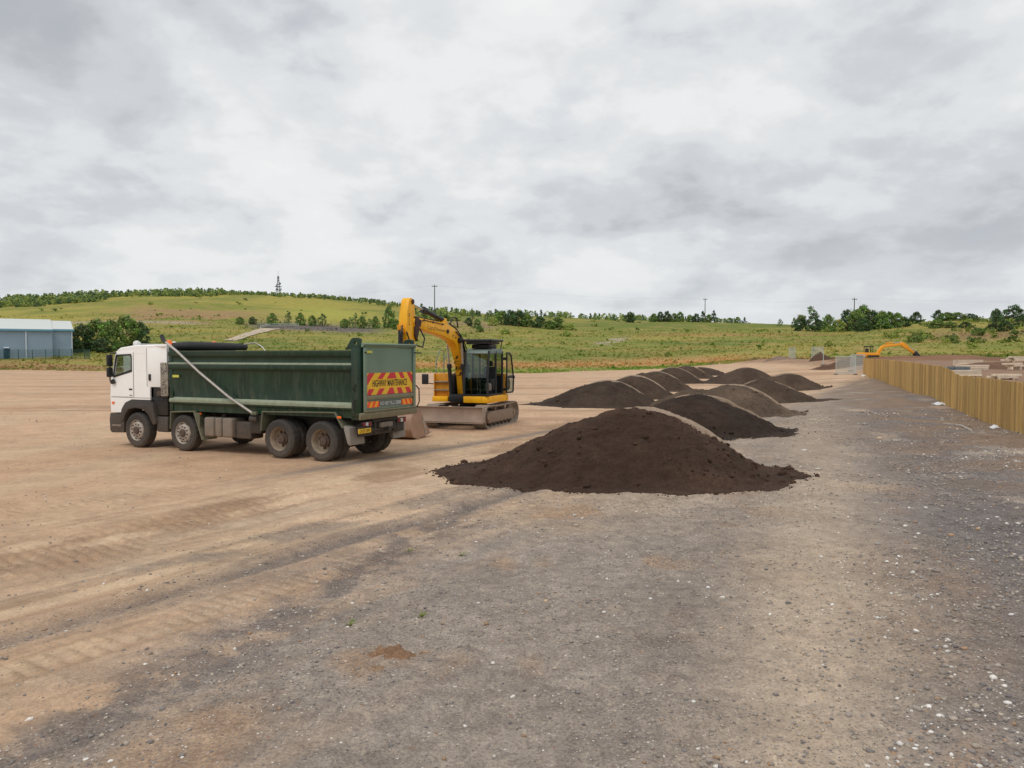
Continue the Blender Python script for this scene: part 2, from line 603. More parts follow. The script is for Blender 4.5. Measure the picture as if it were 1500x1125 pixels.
def leaf_mat():
    k = NT('leaf')
    c = k.attr('tint')['Color']
    k.fin(c, 0.6, spec=0.25)
    k.b.inputs['Subsurface Weight'].default_value = 0.0
    tr = k.n('ShaderNodeBsdfTranslucent')
    k.t.links.new(c, tr.inputs['Color'])
    mx = k.n('ShaderNodeMixShader', {0: 0.25})
    k.t.links.new(k.b.outputs[0], mx.inputs[1]); k.t.links.new(tr.outputs[0], mx.inputs[2])
    k.t.links.new(mx.outputs[0], k.out.inputs[0])
    return k.m


M['leaf'] = leaf_mat()


def tint_mat(name, rough=0.9, bump=0.5, bscale=40.0, dist=0.01):
    k = NT(name)
    c = k.attr('tint')['Color']
    v = k.pos()
    f = k.noise(bscale, 5, 0.65, v)
    c = k.mix(1.0, c, k.mix(k.rng(f, 0.25, 0.75), (0.72, 0.72, 0.72), (1.25, 1.25, 1.25)), 'MULTIPLY')
    return k.fin(c, rough, 0, k.bump(f, bump, dist), 0.25)


M['gravel'] = tint_mat('gravel', 0.85, 0.3, 60)
M['soil'] = tint_mat('soil', 0.95, 1.0, 16, 0.06)


def terrain_mat():
    k = NT('terrain')
    tint = k.attr('tint')['Color']
    msk = k.attr('mask')['Color']
    sp = k.n('ShaderNodeSeparateColor', {0: msk}).outputs
    grass, stony, churn = sp[0], sp[1], sp[2]
    v = k.pos()
    n1 = k.noise(0.9, 6, 0.6, v)
    n2 = k.noise(7.0, 6, 0.65, v)
    n3 = k.noise(38.0, 4, 0.6, v)
    c = k.mix(1.0, tint, k.mix(k.rng(n1, 0.3, 0.7), (0.84, 0.83, 0.82), (1.14, 1.14, 1.13)), 'MULTIPLY')
    c2 = k.mix(1.0, c, k.mix(k.rng(n2, 0.28, 0.72), (0.86, 0.85, 0.85), (1.13, 1.13, 1.12)), 'MULTIPLY')
    n4 = k.noise(4.2, 8, 0.72, v, dist=0.6)
    c3 = k.mix(1.0, c2, k.mix(k.rng(n4, 0.36, 0.64), (0.66, 0.64, 0.65), (1.24, 1.22, 1.20)), 'MULTIPLY')
    c = k.mix(k.rng(stony, 0, 1, 0.12, 0.75), c2, c3)
    amt = k.rng(stony, 0, 1, 0.3, 0.9)
    grit = k.mix(k.rng(n3, 0.3, 0.7), (0.62, 0.62, 0.64), (1.40, 1.39, 1.36))
    c = k.mix(amt, c, k.mix(1.0, c, grit, 'MULTIPLY'))
    # crushed stone pressed into the surface: cells of their own colour, slate to chalk
    for (scl, thr, a) in ((26.0, 0.30, 0.85), (60.0, 0.34, 0.8), (11.0, 0.20, 0.7)):
        vo = k.n('ShaderNodeTexVoronoi', {'Vector': v, 'Scale': scl, 'Randomness': 1.0})
        inside = k.rng(vo.outputs['Distance'], thr, thr - 0.08, 0.0, 1.0)
        rc = k.n('ShaderNodeSeparateColor', {0: vo.outputs['Color']}).outputs
        pick = k.math('GREATER_THAN', rc[0], 0.62 if scl > 20 else 0.86)
        ramp = k.n('ShaderNodeValToRGB', {0: rc[1]})
        cr = ramp.color_ramp
        cr.interpolation = 'CONSTANT'
        while len(cr.elements) < 6:
            cr.elements.new(0.5)
        for e, (p, q) in zip(cr.elements, ((0, srgb(118, 113, 113)), (0.28, srgb(146, 137, 129)), (0.58, srgb(166, 153, 138)), (0.78, srgb(98, 95, 98)), (0.87, srgb(222, 216, 208)), (0.96, srgb(150, 104, 78)))):
            e.position = p; e.color = (*q, 1)
        fac = k.math('MULTIPLY', k.math('MULTIPLY', inside, pick), k.math('MULTIPLY', stony, a), True)
        c = k.mix(fac, c, ramp.outputs[0])
    # grass streaks and flecks, larger than the grit
    g1 = k.noise(0.35, 8, 0.68, v)
    g2 = k.noise(2.2, 6, 0.7, v)
    gc = k.mix(k.rng(g1, 0.3, 0.7), (0.80, 0.84, 0.78), (1.22, 1.16, 1.14))
    gc2 = k.mix(k.rng(g2, 0.3, 0.7), (0.78, 0.80, 0.78), (1.22, 1.2, 1.16))
    gcol = k.mix(1.0, k.mix(1.0, tint, gc, 'MULTIPLY'), gc2, 'MULTIPLY')
    c = k.mix(grass, c, gcol)
    h = k.math('ADD', k.math('MULTIPLY', n2, 0.6), k.math('MULTIPLY', n3, 0.45))
    h = k.math('ADD', h, k.math('MULTIPLY', k.noise(110.0, 3, 0.6, v), 0.25))
    b1 = k.bump(h, k.rng(stony, 0, 1, 0.35, 0.8), 0.03)
    b2 = k.bump(g2, k.math('MULTIPLY', grass, 0.7), 0.2, b1)
    return k.fin(c, 0.95, 0, b2, 0.2)


M['terrain'] = terrain_mat()


def clad_mat():
    k = NT('clad_blue')
    v = k.objco()
    x = k.n('ShaderNodeSeparateXYZ', {0: v}).outputs[0]
    w = k.math('SINE', k.math('MULTIPLY', x, 14.0))
    c = k.mix(k.rng(k.noise(0.25, 4, 0.5, v), 0.3, 0.7), srgb(128, 150, 170), srgb(140, 160, 176))
    return k.fin(c, 0.5, 0.1, k.bump(w, 0.3, 0.02))


M['clad_blue'] = clad_mat()

# ------------------------------------------------------------------ the lie of the land
TX = [-700, 0, 150, 300, 450, 560, 640, 720, 850, 1000, 1150, 1250, 1340, 1400, 1450, 1500, 2200]     # bearings
TY = [160, 200, 260, 330, 420, 520, 700]                                                              # metres out
TR = [[520, 508, 492, 472, 452, 442, 445], [520, 508, 492, 472, 452, 442, 445], [523, 506, 488, 468, 446, 434, 437],
      [527, 508, 487, 472, 446, 430, 433], [531, 512, 492, 476, 453, 435, 437], [533, 514, 496, 479, 460, 445, 446],
      [533, 515, 496, 478, 464, 457, 458], [533, 515, 497, 480, 467, 462, 463], [533, 516, 500, 486, 474, 469, 467],
      [532, 515, 500, 487, 475, 472, 470], [527, 512, 498, 486, 477, 478, 477], [524, 510, 496, 485, 479, 480, 479],
      [522, 508, 492, 478, 474, 479, 478], [521, 507, 489, 472, 469, 476, 476], [521, 507, 489, 474, 471, 477, 477],
      [520, 506, 485, 468, 465, 474, 474], [520, 506, 485, 464, 460, 474, 474]]
_tz = np.array([[CAMH + (HORIZON - r) / FPX * y for r, y in zip(row, TY)] for row in TR])
_tu = (np.array(TX, float) - 750) / FPX
_ty = np.array(TY, float)


def interp1(xs, x):
    i = np.clip(np.searchsorted(xs, x) - 1, 0, len(xs) - 2)
    t = np.clip((x - xs[i]) / (xs[i + 1] - xs[i]), 0, 1)
    return i, t


def cr_w(t):
    return (-0.5 * t ** 3 + t ** 2 - 0.5 * t, 1.5 * t ** 3 - 2.5 * t ** 2 + 1, -1.5 * t ** 3 + 2 * t ** 2 + 0.5 * t, 0.5 * t ** 3 - 0.5 * t ** 2)


def table_z(x, y):
    y = np.maximum(y, 1.0)
    i, ti = interp1(_tu, x / np.maximum(y, 60))
    j, tj = interp1(_ty, y)
    wi, wj = cr_w(ti), cr_w(tj)
    z = 0
    for a in range(4):
        ia = np.clip(i + a - 1, 0, len(_tu) - 1)
        for b in range(4):
            jb = np.clip(j + b - 1, 0, len(_ty) - 1)
            z = z + wi[a] * wj[b] * _tz[ia, jb]
    return z


def site_edge(x):
    e = np.interp(x, [-300, -90, -50, -30, 5, 30, 45, 60, 75, 200, 400], [150, 137, 131, 129, 121, 134, 140, 130, 110, 101, 101])
    return e + 5 * (fbm(x * 0.07, x * 0 + 3.3, 4, 5) - 0.5)


FENCE = [(15.6, 20.6), (18.0, 27.0), (22.5, 39.0), (23.7, 43.0), (27.7, 54.8), (37.2, 81.5)]


def fence_x(y):
    return np.interp(y, [p[1] for p in FENCE], [p[0] for p in FENCE])


def site_z(x, y):
    z = 0.35 * smooth(y, 42, 85) * smooth(x, 0, 16)
    d = x - fence_x(y)
    z = z + 0.38 * smooth(d, -9, -0.5) * smooth(y, 39, 45) * (1 - 0.4 * smooth(y, 70, 90))
    z = z + 0.9 * smooth(y, 74, 112) * smooth(x, 18, 44)
    z = z + 0.75 * smooth(d, 1, 9) * smooth(y, 45, 85)
    z = z + 0.25 * (fbm(x * 0.12, y * 0.12, 3, 31) - 0.5) * smooth(x, 8, 15)
    z = z + 0.3 * smooth(x, -60, -95) * smooth(y, 110, 135)
    return z


def micro_z(x, y):
    """ruts, clods and pot-holes of the worked ground, in metres"""
    s = 0.85 * x - 0.53 * y
    wob = 0.35 * (fbm(x * 0.25, y * 0.25, 2, 71) - 0.5)
    near = 1 - smooth(y, 30, 60)
    z = 0.035 * (fbm(x * 0.9, y * 0.9, 4, 3) - 0.5) + 0.022 * (fbm(x * 5, y * 5, 3, 9) - 0.5)
    z = z + 0.06 * (fbm(x * 0.3, y * 0.3, 2, 12) - 0.5)
    r = s + 7.9 + wob
    z = z + near * (-0.035 * np.exp(-(r / 0.16) ** 2) + 0.022 * np.exp(-((r - 0.34) / 0.14) ** 2) + 0.015 * np.exp(-((r + 0.36) / 0.14) ** 2))
    r2 = s + 4.0 + 0.28 * np.minimum(y, 22) + wob * 1.6
    z = z + near * (-0.03 * np.exp(-(r2 / 0.3) ** 2)) * smooth(y, 16, 11)
    c = s + 9.0 + 0.165 * y + wob
    band = np.exp(-(c / 0.75) ** 4)
    lug = np.maximum(0, np.sin((0.53 * x + 0.85 * y) * 32 + c * 5))
    z = z + near * band * (0.10 * (fbm(x * 3.2, y * 3.2, 4, 44) - 0.5) + 0.026 * lug - 0.018)
    t = np.exp(-((s + 7.0 + wob) / 0.30) ** 4) + np.exp(-((s + 9.1 + wob) / 0.32) ** 4) * smooth(y, 9, 12) + np.exp(-((s + 14.2 + wob) / 0.4) ** 4)
    z = z + near * 0.05 * smooth(s, -13, -9) * smooth(s, -4.5, -6) * (fbm((s + wob) * 2.2, (0.53 * x + 0.85 * y) * 0.12, 3, 77) - 0.5)
    z = z + near * t * 0.02 * np.maximum(0, np.sin((0.53 * x + 0.85 * y) * 36))
    right = smooth(s + 3.9 + 0.28 * np.minimum(y, 22), -0.5, 1.6)
    z = z + right * near * (0.09 * (fbm(x * 1.5, y * 1.5, 4, 27) - 0.5) + 0.045 * (fbm(x * 8, y * 8, 3, 29) - 0.5) + 0.05 * smooth(x - 0.40 * y, 0.0, 2.0) * (fbm(x * 4 + y, y * 3, 4, 33, 0.6) - 0.5))
    # level stands under the machines
    for (cx, cy, rr) in ((-6.9, 22.0, 6.5), (-1.6, 30.2, 5.0)):
        z = z * smooth(np.hypot(x - cx, y - cy), rr * 0.8, rr * 1.2) + 0 * x
    return z


def ground_z(x, y, micro=True):
    x = np.asarray(x, float); y = np.asarray(y, float)
    e = site_edge(x)
    k = smooth(y - e, -2, 34)
    s = site_z(x, y)
    if y.max() < 100:
        z = s
        return z + micro_z(x, y) * (1 - smooth(np.abs(x), 60, 120)) * (1 - smooth(y, 48, 59)) if micro and y.min() < 60 else z
    m = table_z(x, y)
    m = m + 0.9 * (fbm(x * 0.03, y * 0.03, 4, 61) - 0.5) * smooth(y, 150, 240) + 0.35 * (fbm(x * 0.25, y * 0.25, 3, 62) - 0.5)
    m = m + 3.0 * (fbm(x * 0.016, y * 0.016, 3, 64) - 0.5) * smooth(y, 250, 400)
    z = s * (1 - k) + m * k
    if micro and y.min() < 60:
        z = z + micro_z(x, y) * (1 - k) * (1 - smooth(np.abs(x), 60, 120)) * (1 - smooth(y, 48, 59))
    return z


def gz(x, y):
    return float(ground_z(np.array([x]), np.array([y]))[0])


def mixc(a, b, t):
    return a * (1 - t[..., None]) + np.array(b) * t[..., None]


def terrain_colours(x, y):
    n = x.shape
    site_on, mead_on = y.min() < 165, y.max() > 103
    if not site_on:
        zr = np.zeros(n)
        return meadow_colours(x, y, site_edge(x), zr + 0.5, zr + 0.5, np.zeros(n + (3,)), zr, zr)
    s = 0.85 * x - 0.53 * y
    e = site_edge(x)
    wob = 0.35 * (fbm(x * 0.25, y * 0.25, 2, 71) - 0.5)
    big = fbm(x * 0.13, y * 0.13, 4, 81)
    med = fbm(x * 0.7, y * 0.7, 4, 82)
    fin = fbm(x * 3.0, y * 3.0, 4, 83)
    grey = np.array(srgb(173, 158, 142)); tan = np.array(srgb(200, 171, 143))
    col = np.broadcast_to(grey, n + (3,)).copy()
    col = mixc(col, srgb(149, 139, 130), smooth(big, 0.42, 0.66) * 0.9)
    col = mixc(col, srgb(162, 143, 124), smooth(fbm(x * 0.22 + 9, y * 0.22, 4, 84), 0.5, 0.72) * 0.8)
    col = mixc(col, srgb(138, 128, 121), smooth(med, 0.56, 0.76) * 0.55)
    col = mixc(col, srgb(168, 134, 102), smooth(fbm(x * 0.9, y * 0.9 + 40, 3, 85), 0.62, 0.78) * 0.5)
    # compacted wheel path up the middle
    pth = np.exp(-((x - (0.3 + 0.385 * y - 0.2 * np.sin(y * 0.25))) / (0.5 + 0.05 * y)) ** 2)
    pth2 = np.exp(-((x - (-1.4 + 0.40 * y)) / (0.35 + 0.02 * y)) ** 2)
    col = mixc(col, srgb(184, 166, 146), np.clip(pth * 0.85, 0, 1))
    col = mixc(col, srgb(134, 124, 116), np.clip(pth2 * 0.4, 0, 1))
    # blue-grey slate gravel beside it
    sl = np.exp(-((x - (2.6 + 0.45 * y)) / (1.1 + 0.10 * y)) ** 2) * smooth(med + 0.3 * big, 0.32, 0.60)
    col = mixc(col, srgb(108, 104, 105), np.clip(sl * 0.9, 0, 1))
    # brown earth towards the fence
    d = x - fence_x(y)
    col = mixc(col, srgb(140, 118, 98), smooth(d, -9, -2) * smooth(med, 0.35, 0.6) * 0.8)
    far = smooth(y, 35, 70)
    col = mixc(col, srgb(140, 122, 106), far * 0.7)
    # the sandy yard
    q = s + 3.9 + 0.28 * np.minimum(y, 22)
    t = smooth(q + 1.0 * (med - 0.5) + 0.9 * (fin - 0.5) + 1.0 * (big - 0.5), 1.5, -1.7)
    al = 0.53 * x + 0.85 * y
    strk = fbm((s + wob) * 1.5, al * 0.10, 4, 141, 0.6)
    strk2 = fbm((s + wob) * 4.5, al * 0.22, 3, 143, 0.6)
    zone = smooth(s, -13.5, -10.0) * smooth(q, 2.2, 0.4)
    t = np.clip(t + zone * 1.9 * (strk - 0.5) * smooth(s, -11.5, -9.0), 0, 1)
    t = np.maximum(t, smooth(x - 0.30 * y, 0.5, -3.5) * smooth(y, 24, 36))
    mid = np.exp(-((x - (3.2 + 0.2 * y)) / (1.5 + 0.02 * y)) ** 2) * smooth(y, 36, 46)
    t = np.maximum(t, mid * 0.8)
    tcol = np.broadcast_to(tan, n + (3,)).copy()
    tcol = mixc(tcol, srgb(184, 154, 126), smooth(big, 0.5, 0.7) * 0.7)
    tcol = mixc(tcol, srgb(196, 160, 130), smooth(s, -12, -17) * 0.6)
    tcol = mixc(tcol, srgb(194, 170, 142), smooth(fbm(x * 0.5, y * 0.2, 3, 88), 0.5, 0.75) * 0.6)
    streak = fbm(x * 0.06, y * 0.55, 4, 90)
    tcol = mixc(tcol, srgb(158, 128, 104), smooth(streak, 0.52, 0.75) * 0.6 * smooth(y, 18, 40))
    tcol = mixc(tcol, srgb(196, 170, 142), smooth(streak, 0.45, 0.3) * 0.5 * smooth(y, 18, 40))
    c = s + 9.0 + 0.165 * y + wob
    near = 1 - smooth(y, 26, 45)
    tcol = mixc(tcol, srgb(150, 126, 104), smooth(strk2, 0.52, 0.72) * 0.55 * smooth(s, -15, -11) * near)
    tcol = mixc(tcol, srgb(202, 180, 152), smooth(strk2, 0.46, 0.30) * 0.5 * smooth(s, -15, -11) * near)
    band = np.exp(-(c / 0.85) ** 4) * near
    tcol = mixc(tcol, srgb(156, 127, 101), band * smooth(med, 0.35, 0.65) * 0.7)
    r = s + 7.9 + wob
    col = mixc(col, tcol, np.zeros(n)) * (1 - t[..., None]) + tcol * t[..., None]
    g2 = np.exp(-((s + 8.9 + wob) / 0.55) ** 2) * smooth(med, 0.42, 0.62) * near
    col = mixc(col, srgb(136, 126, 116), np.clip(g2 * 0.7, 0, 1))
    rut = np.exp(-(r / 0.24) ** 2) * near
    col = mixc(col, srgb(118, 109, 103), np.clip(rut * (0.45 + 0.7 * med), 0, 0.85))
    r2 = np.exp(-((q + 0.1 + wob * 1.6) / 0.36) ** 2) * near * smooth(y, 16, 11)
    col = mixc(col, srgb(114, 106, 102), np.clip(r2 * (0.15 + 1.0 * smooth(fin, 0.4, 0.65)), 0, 0.75))
    r3 = np.exp(-((s + 13.6 + wob) / 0.3) ** 2) * smooth(y, 15, 19) * near
    col = mixc(col, srgb(122, 114, 108), np.clip(r3 * 0.8, 0, 1))
    # cleat prints pressed into the sand, darker along each lug
    lug = np.maximum(0, np.sin((0.53 * x + 0.85 * y) * 32 + c * 5)); lug2 = np.maximum(0, np.sin((0.53 * x + 0.85 * y) * 36))
    tb = (np.exp(-((s + 7.0 + wob) / 0.30) ** 4) + np.exp(-((s + 9.1 + wob) / 0.32) ** 4) * smooth(y, 9, 12) + np.exp(-((s + 14.2 + wob) / 0.4) ** 4)) * near
    pr = np.clip(band * smooth(lug, 0.3, 0.8) * smooth(med, 0.35, 0.55) + tb * smooth(lug2, 0.3, 0.8) * smooth(fin, 0.35, 0.6), 0, 1)
    col = mixc(col, srgb(140, 114, 91), pr * 0.55)
    stony = np.clip(1 - t * 0.8 + 0.45 * (rut + r2 + g2), 0, 1) * (1 - 0.85 * smooth(y, 18, 45)) * (1 - 0.45 * np.clip(pth, 0, 1))
    # turned red-brown earth beyond the fence
    rb = smooth(d, 1.5, 5) * smooth(y, 48, 60)
    col = mixc(col, srgb(146, 116, 94), rb * (0.5 + 0.5 * med))
    if not mead_on:
        return col, np.zeros(n), stony, band
    return meadow_colours(x, y, e, fin, med, col, stony, band)


def meadow_colours(x, y, e, fin, med, col, stony, band):
    n = x.shape
    g = y - e
    k = smooth(g + 3.0 * (fin - 0.5) + 4 * (med - 0.5), -1.0, 1.5)
    u = x / np.maximum(y, 1)
    px = 750 + FPX * u
    m1 = fbm(x * 0.035, y * 0.05, 5, 101); m2 = fbm(x * 0.012, y * 0.02, 4, 102); m3 = fbm(x * 0.15, y * 0.22, 4, 103)
    gcol = np.broadcast_to(np.array(srgb(122, 128, 62)), n + (3,)).copy()
    gcol = mixc(gcol, srgb(144, 138, 74), smooth(m1, 0.42, 0.68))
    gcol = mixc(gcol, srgb(96, 112, 50), smooth(m2, 0.52, 0.7) * 0.7)
    gcol = mixc(gcol, srgb(158, 134, 90), smooth(m3, 0.54, 0.74) * 0.6)
    straw = np.exp(-((g - 27 - 14 * (m2 - 0.5)) / 16) ** 2) * smooth(px, 330, 500) * smooth(px, 1420, 1250)
    gcol = mixc(gcol, srgb(176, 138, 94), np.clip(straw * (0.55 + 0.9 * m3), 0, 0.95))
    lush = np.exp(-((g - 5) / 8) ** 2) * smooth(px, 560, 640) * smooth(px, 1120, 980)
    gcol = mixc(gcol, srgb(112, 134, 54), np.clip(lush, 0, 0.85))
    verge = smooth(px, 330, 200) * np.exp(-((g - 8) / 8) ** 2)
    gcol = mixc(gcol, srgb(152, 122, 92), np.clip(verge * smooth(m3, 0.35, 0.55), 0, 0.85))
    # upper slopes: olive and straw, bare brown scree on the left hill
    hill = smooth(px, 640, 480) * smooth(y, 270, 340)
    gcol = mixc(gcol, srgb(150, 144, 74), hill * smooth(m1, 0.3, 0.6) * 0.9)
    scree = np.exp(-(((px - 285) / 120) ** 2) ** 1.5) * np.exp(-((y - 360) / 45) ** 2) * smooth(m1 + 0.4 * m3, 0.5, 0.8)
    gcol = mixc(gcol, srgb(148, 124, 94), np.clip(scree * 1.3, 0, 0.9))
    bright = np.exp(-((px - 480) / 60) ** 2) * np.exp(-((y - 400) / 50) ** 2)
    gcol = mixc(gcol, srgb(156, 158, 76), bright * 0.8)
    # grey rock scar under the hill
    scar = smooth(px, 345, 400) * smooth(px, 590, 520) * np.exp(-((y - 320) / 22) ** 2)
    gcol = mixc(gcol, srgb(104, 98, 102), np.clip(scar * (0.7 + 0.8 * m3), 0, 0.95))
    rl = smooth(px, 330, 260) * np.exp(-((y - 322) / 5) ** 2)
    gcol = mixc(gcol, srgb(160, 150, 142), np.clip(rl, 0, 0.75))
    sc2 = np.exp(-(((px - 690) / 42) ** 2)) * np.exp(-((y - 345) / 30) ** 2) * smooth(m3, 0.3, 0.55)
    gcol = mixc(gcol, srgb(142, 122, 102), np.clip(sc2 * 1.2, 0, 0.9))
    pnd = np.exp(-((px - 884 - (y - 245) * 0.55) / 16) ** 4) * np.exp(-((y - 262) / 24) ** 4)
    gcol = mixc(gcol, srgb(166, 156, 146), np.clip(pnd, 0, 1) * smooth(m3, 0.38, 0.5))
    red = np.exp(-((y - 305) / 8) ** 2) * smooth(px, 900, 1000) * smooth(px, 1280, 1200)
    gcol = mixc(gcol, srgb(156, 118, 84), np.clip(red, 0, 1) * 0.6)
    r5 = smooth(px, 1300, 1340) * np.exp(-((y - 250) / 34) ** 2) * smooth(m1, 0.5, 0.66)
    gcol = mixc(gcol, srgb(134, 112, 84), r5 * 0.85)
    gcol = gcol * np.array([1.06, 1.03, 0.96])
    col = col * (1 - k[..., None]) + gcol * k[..., None]
    return col, k, stony * (1 - k), band


def axis(segs):
    """segs: [(start, end, step at start, step at end)] -> coordinates"""
    out = []
    for a, b, s0, s1 in segs:
        p = a
        while p < b - 1e-6:
            out.append(p)
            t = (p - a) / (b - a)
            p += s0 * (s1 / s0) ** t
    out.append(segs[-1][1])
    return np.array(out)


def build_terrain():
    ur = axis([(0, 0.62, 0.0022, 0.0022), (0.62, 1.2, 0.003, 0.02), (1.2, 9.0, 0.03, 1.5)])
    us = np.concatenate([-ur[:0:-1], ur])
    ys = axis([(-400, -20, 120, 10), (-20, 3.6, 6, 0.2), (3.6, 14, 0.036, 0.07), (14, 40, 0.07, 0.3), (40, 125, 0.3, 0.8), (125, 300, 0.8, 1.8), (300, 560, 1.8, 4.0), (560, 5000, 5, 500)])
    U, Y = np.meshgrid(us, ys)
    X = U * (6.0 + np.maximum(Y, 0))                     # columns fan out with distance, so cells stay small near and large far
    ny, nx = X.shape
    Z = np.zeros_like(X); col = np.zeros((ny, nx, 3)); grass = np.zeros_like(X); stony = np.zeros_like(X); churn = np.zeros_like(X)
    cuts = [0] + [int(np.searchsorted(ys, v)) for v in (60, 100, 170)] + [ny]
    for a, b in zip(cuts[:-1], cuts[1:]):
        Z[a:b] = ground_z(X[a:b], Y[a:b])
        col[a:b], grass[a:b], stony[a:b], churn[a:b] = terrain_colours(X[a:b], Y[a:b])
    co = np.stack([X, Y, Z], -1).reshape(-1, 3)
    idx = np.arange(ny * nx).reshape(ny, nx)
    quads = np.stack([idx[:-1, :-1], idx[:-1, 1:], idx[1:, 1:], idx[1:, :-1]], -1).reshape(-1, 4)
    gm = grass.ravel()
    isg = gm[quads].mean(1) > 0.5
    cols = np.concatenate([col.reshape(-1, 3), np.ones((ny * nx, 1))], 1)
    msk = np.stack([gm, stony.ravel(), churn.ravel(), np.ones(ny * nx)], 1)
    for name, sel in (('ground', ~isg), ('meadow', isg)):
        q = quads[sel]
        used = np.unique(q)
        remap = np.full(ny * nx, -1); remap[used] = np.arange(len(used))
        me = bpy.data.meshes.new(name)
        nq = len(q)
        me.vertices.add(len(used)); me.vertices.foreach_set('co', co[used].ravel())
        me.loops.add(nq * 4); me.loops.foreach_set('vertex_index', remap[q].ravel().astype(np.int32))
        me.polygons.add(nq); me.polygons.foreach_set('loop_start', np.arange(0, nq * 4, 4, dtype=np.int32))
        me.polygons.foreach_set('use_smooth', np.ones(nq, bool))
        me.update(calc_edges=True)
        set_attr(me, 'tint', cols[used]); set_attr(me, 'mask', msk[used])
        tag(obj(name, me, M['terrain']), kind='structure')


build_terrain()


def col_of(px, Y):
    """metres to the side for a bearing (photo column) at a depth"""
    return (px - 750) / FPX * Y


# ------------------------------------------------------------------ scatter meshes (gravel, grass, scrub)
def fast_mesh(name, V, F, tint, m, parent=None, smooth_=False):
    """V (n,3), F (k,3 or 4), tint (n,3) -> object"""
    me = bpy.data.meshes.new(name)
    k = F.shape[1]
    me.vertices.add(len(V)); me.vertices.foreach_set('co', np.asarray(V, np.float32).ravel())
    me.loops.add(F.size); me.loops.foreach_set('vertex_index', F.astype(np.int32).ravel())
    me.polygons.add(len(F)); me.polygons.foreach_set('loop_start', np.arange(0, F.size, k, dtype=np.int32))
    if smooth_:
        me.polygons.foreach_set('use_smooth', np.ones(len(F), bool))
    me.update(calc_edges=True)
    set_attr(me, 'tint', np.concatenate([tint, np.ones((len(V), 1))], 1))
    return obj(name, me, m, parent) if m is not None else me


def ico():
    bm = bmesh.new()
    bmesh.ops.create_icosphere(bm, subdivisions=1, radius=1.0)
    v = np.array([p.co[:] for p in bm.verts]); f = np.array([[q.index for q in fc.verts] for fc in bm.faces])
    bm.free()
    return v, f


ICO_V, ICO_F = ico()


def stones(n, rs, xy, size, tints, sink=0.35, flat=(0.45, 0.8)):
    """n low-poly stones: returns V, F, tint"""
    nv = len(ICO_V)
    jit = 1 + 0.35 * (rs.rand(n, nv, 1) - 0.5) * 2 * 0.7
    v = ICO_V[None] * jit
    a = rs.rand(n) * 6.283
    sx = size * (0.7 + 0.8 * rs.rand(n)); sy = size * (0.6 + 0.5 * rs.rand(n)); sz = size * (flat[0] + (flat[1] - flat[0]) * rs.rand(n))
    x, y, z = v[..., 0] * sx[:, None], v[..., 1] * sy[:, None], v[..., 2] * sz[:, None]
    X = x * np.cos(a)[:, None] - y * np.sin(a)[:, None]; Y = x * np.sin(a)[:, None] + y * np.cos(a)[:, None]
    gzv = ground_z(xy[:, 0], xy[:, 1])
    V = np.stack([X + xy[:, :1], Y + xy[:, 1:2], z + (gzv + sz * (1 - sink) * 0.6)[:, None]], -1).reshape(-1, 3)
    F = (ICO_F[None] + (np.arange(n) * nv)[:, None, None]).reshape(-1, 3)
    T = np.repeat(tints, nv, 0)
    return V, F, T


def build_gravel():
    rs = np.random.RandomState(5)
    n = 80000
    y = 4.2 + (rs.rand(n) ** 1.7) * 34
    x = (rs.rand(n) * 2 - 1) * (0.74 * y + 1.5)
    s = 0.85 * x - 0.53 * y
    q = s + 3.9 + 0.28 * np.minimum(y, 22)
    dens = np.clip(0.06 + 0.94 * smooth(q + 1.2 * (fbm(x * 0.7, y * 0.7, 3, 82) - 0.5), -0.6, 0.6), 0, 1)
    rut = np.exp(-((s + 7.9) / 0.45) ** 2) * 0.6 + np.exp(-((s + 8.9) / 0.5) ** 2) * 0.25 + np.exp(-(q / 0.5) ** 2) * 0.6
    dens = np.clip(dens * (0.15 + 1.3 * smooth(fbm(x * 0.6, y * 0.6, 4, 92), 0.42, 0.66)) + rut, 0, 1)
    keep = rs.rand(n) < dens
    for (cx, cy, rr) in ((2.8, 18.8, 4.4), (7.2, 28.3, 3.4), (10.8, 37.5, 3)):
        keep &= np.hypot(x - cx, y - cy) > rr * 0.9
    x, y = x[keep], y[keep]
    n = len(x)
    size = (0.0045 + 0.017 * rs.rand(n) ** 6 + 0.00045 * y) * (1 + 0.5 * smooth(x - 0.40 * y, 0.2, 1.5))
    pal = np.array([srgb(134, 128, 125), srgb(150, 141, 133), srgb(116, 112, 113), srgb(164, 153, 142), srgb(178, 166, 151), srgb(222, 217, 210), srgb(168, 138, 112), srgb(98, 95, 97)])
    pick = rs.choice(len(pal), n, p=[.18, .20, .14, .18, .11, .10, .04, .05])
    cl = fbm(x * 0.9, y * 0.9, 3, 151)
    pick = np.where((pick == 5) & (cl < 0.52), 3, pick)
    pick = np.where((pick == 3) & (cl > 0.64) & (rs.rand(n) < 0.5), 5, pick)
    t = pal[pick] * (0.8 + 0.4 * rs.rand(n, 1))
    size = np.where((pick == 2) | (pick == 7), size * 0.62, size)
    V, F, T = stones(n, rs, np.stack([x, y], 1), size, t, flat=(0.25, 0.8))
    tag(fast_mesh('gravel', V, F, T, M['gravel']), 'loose grey and pale gravel strewn over the worked ground', 'gravel', kind='stuff')


build_gravel()


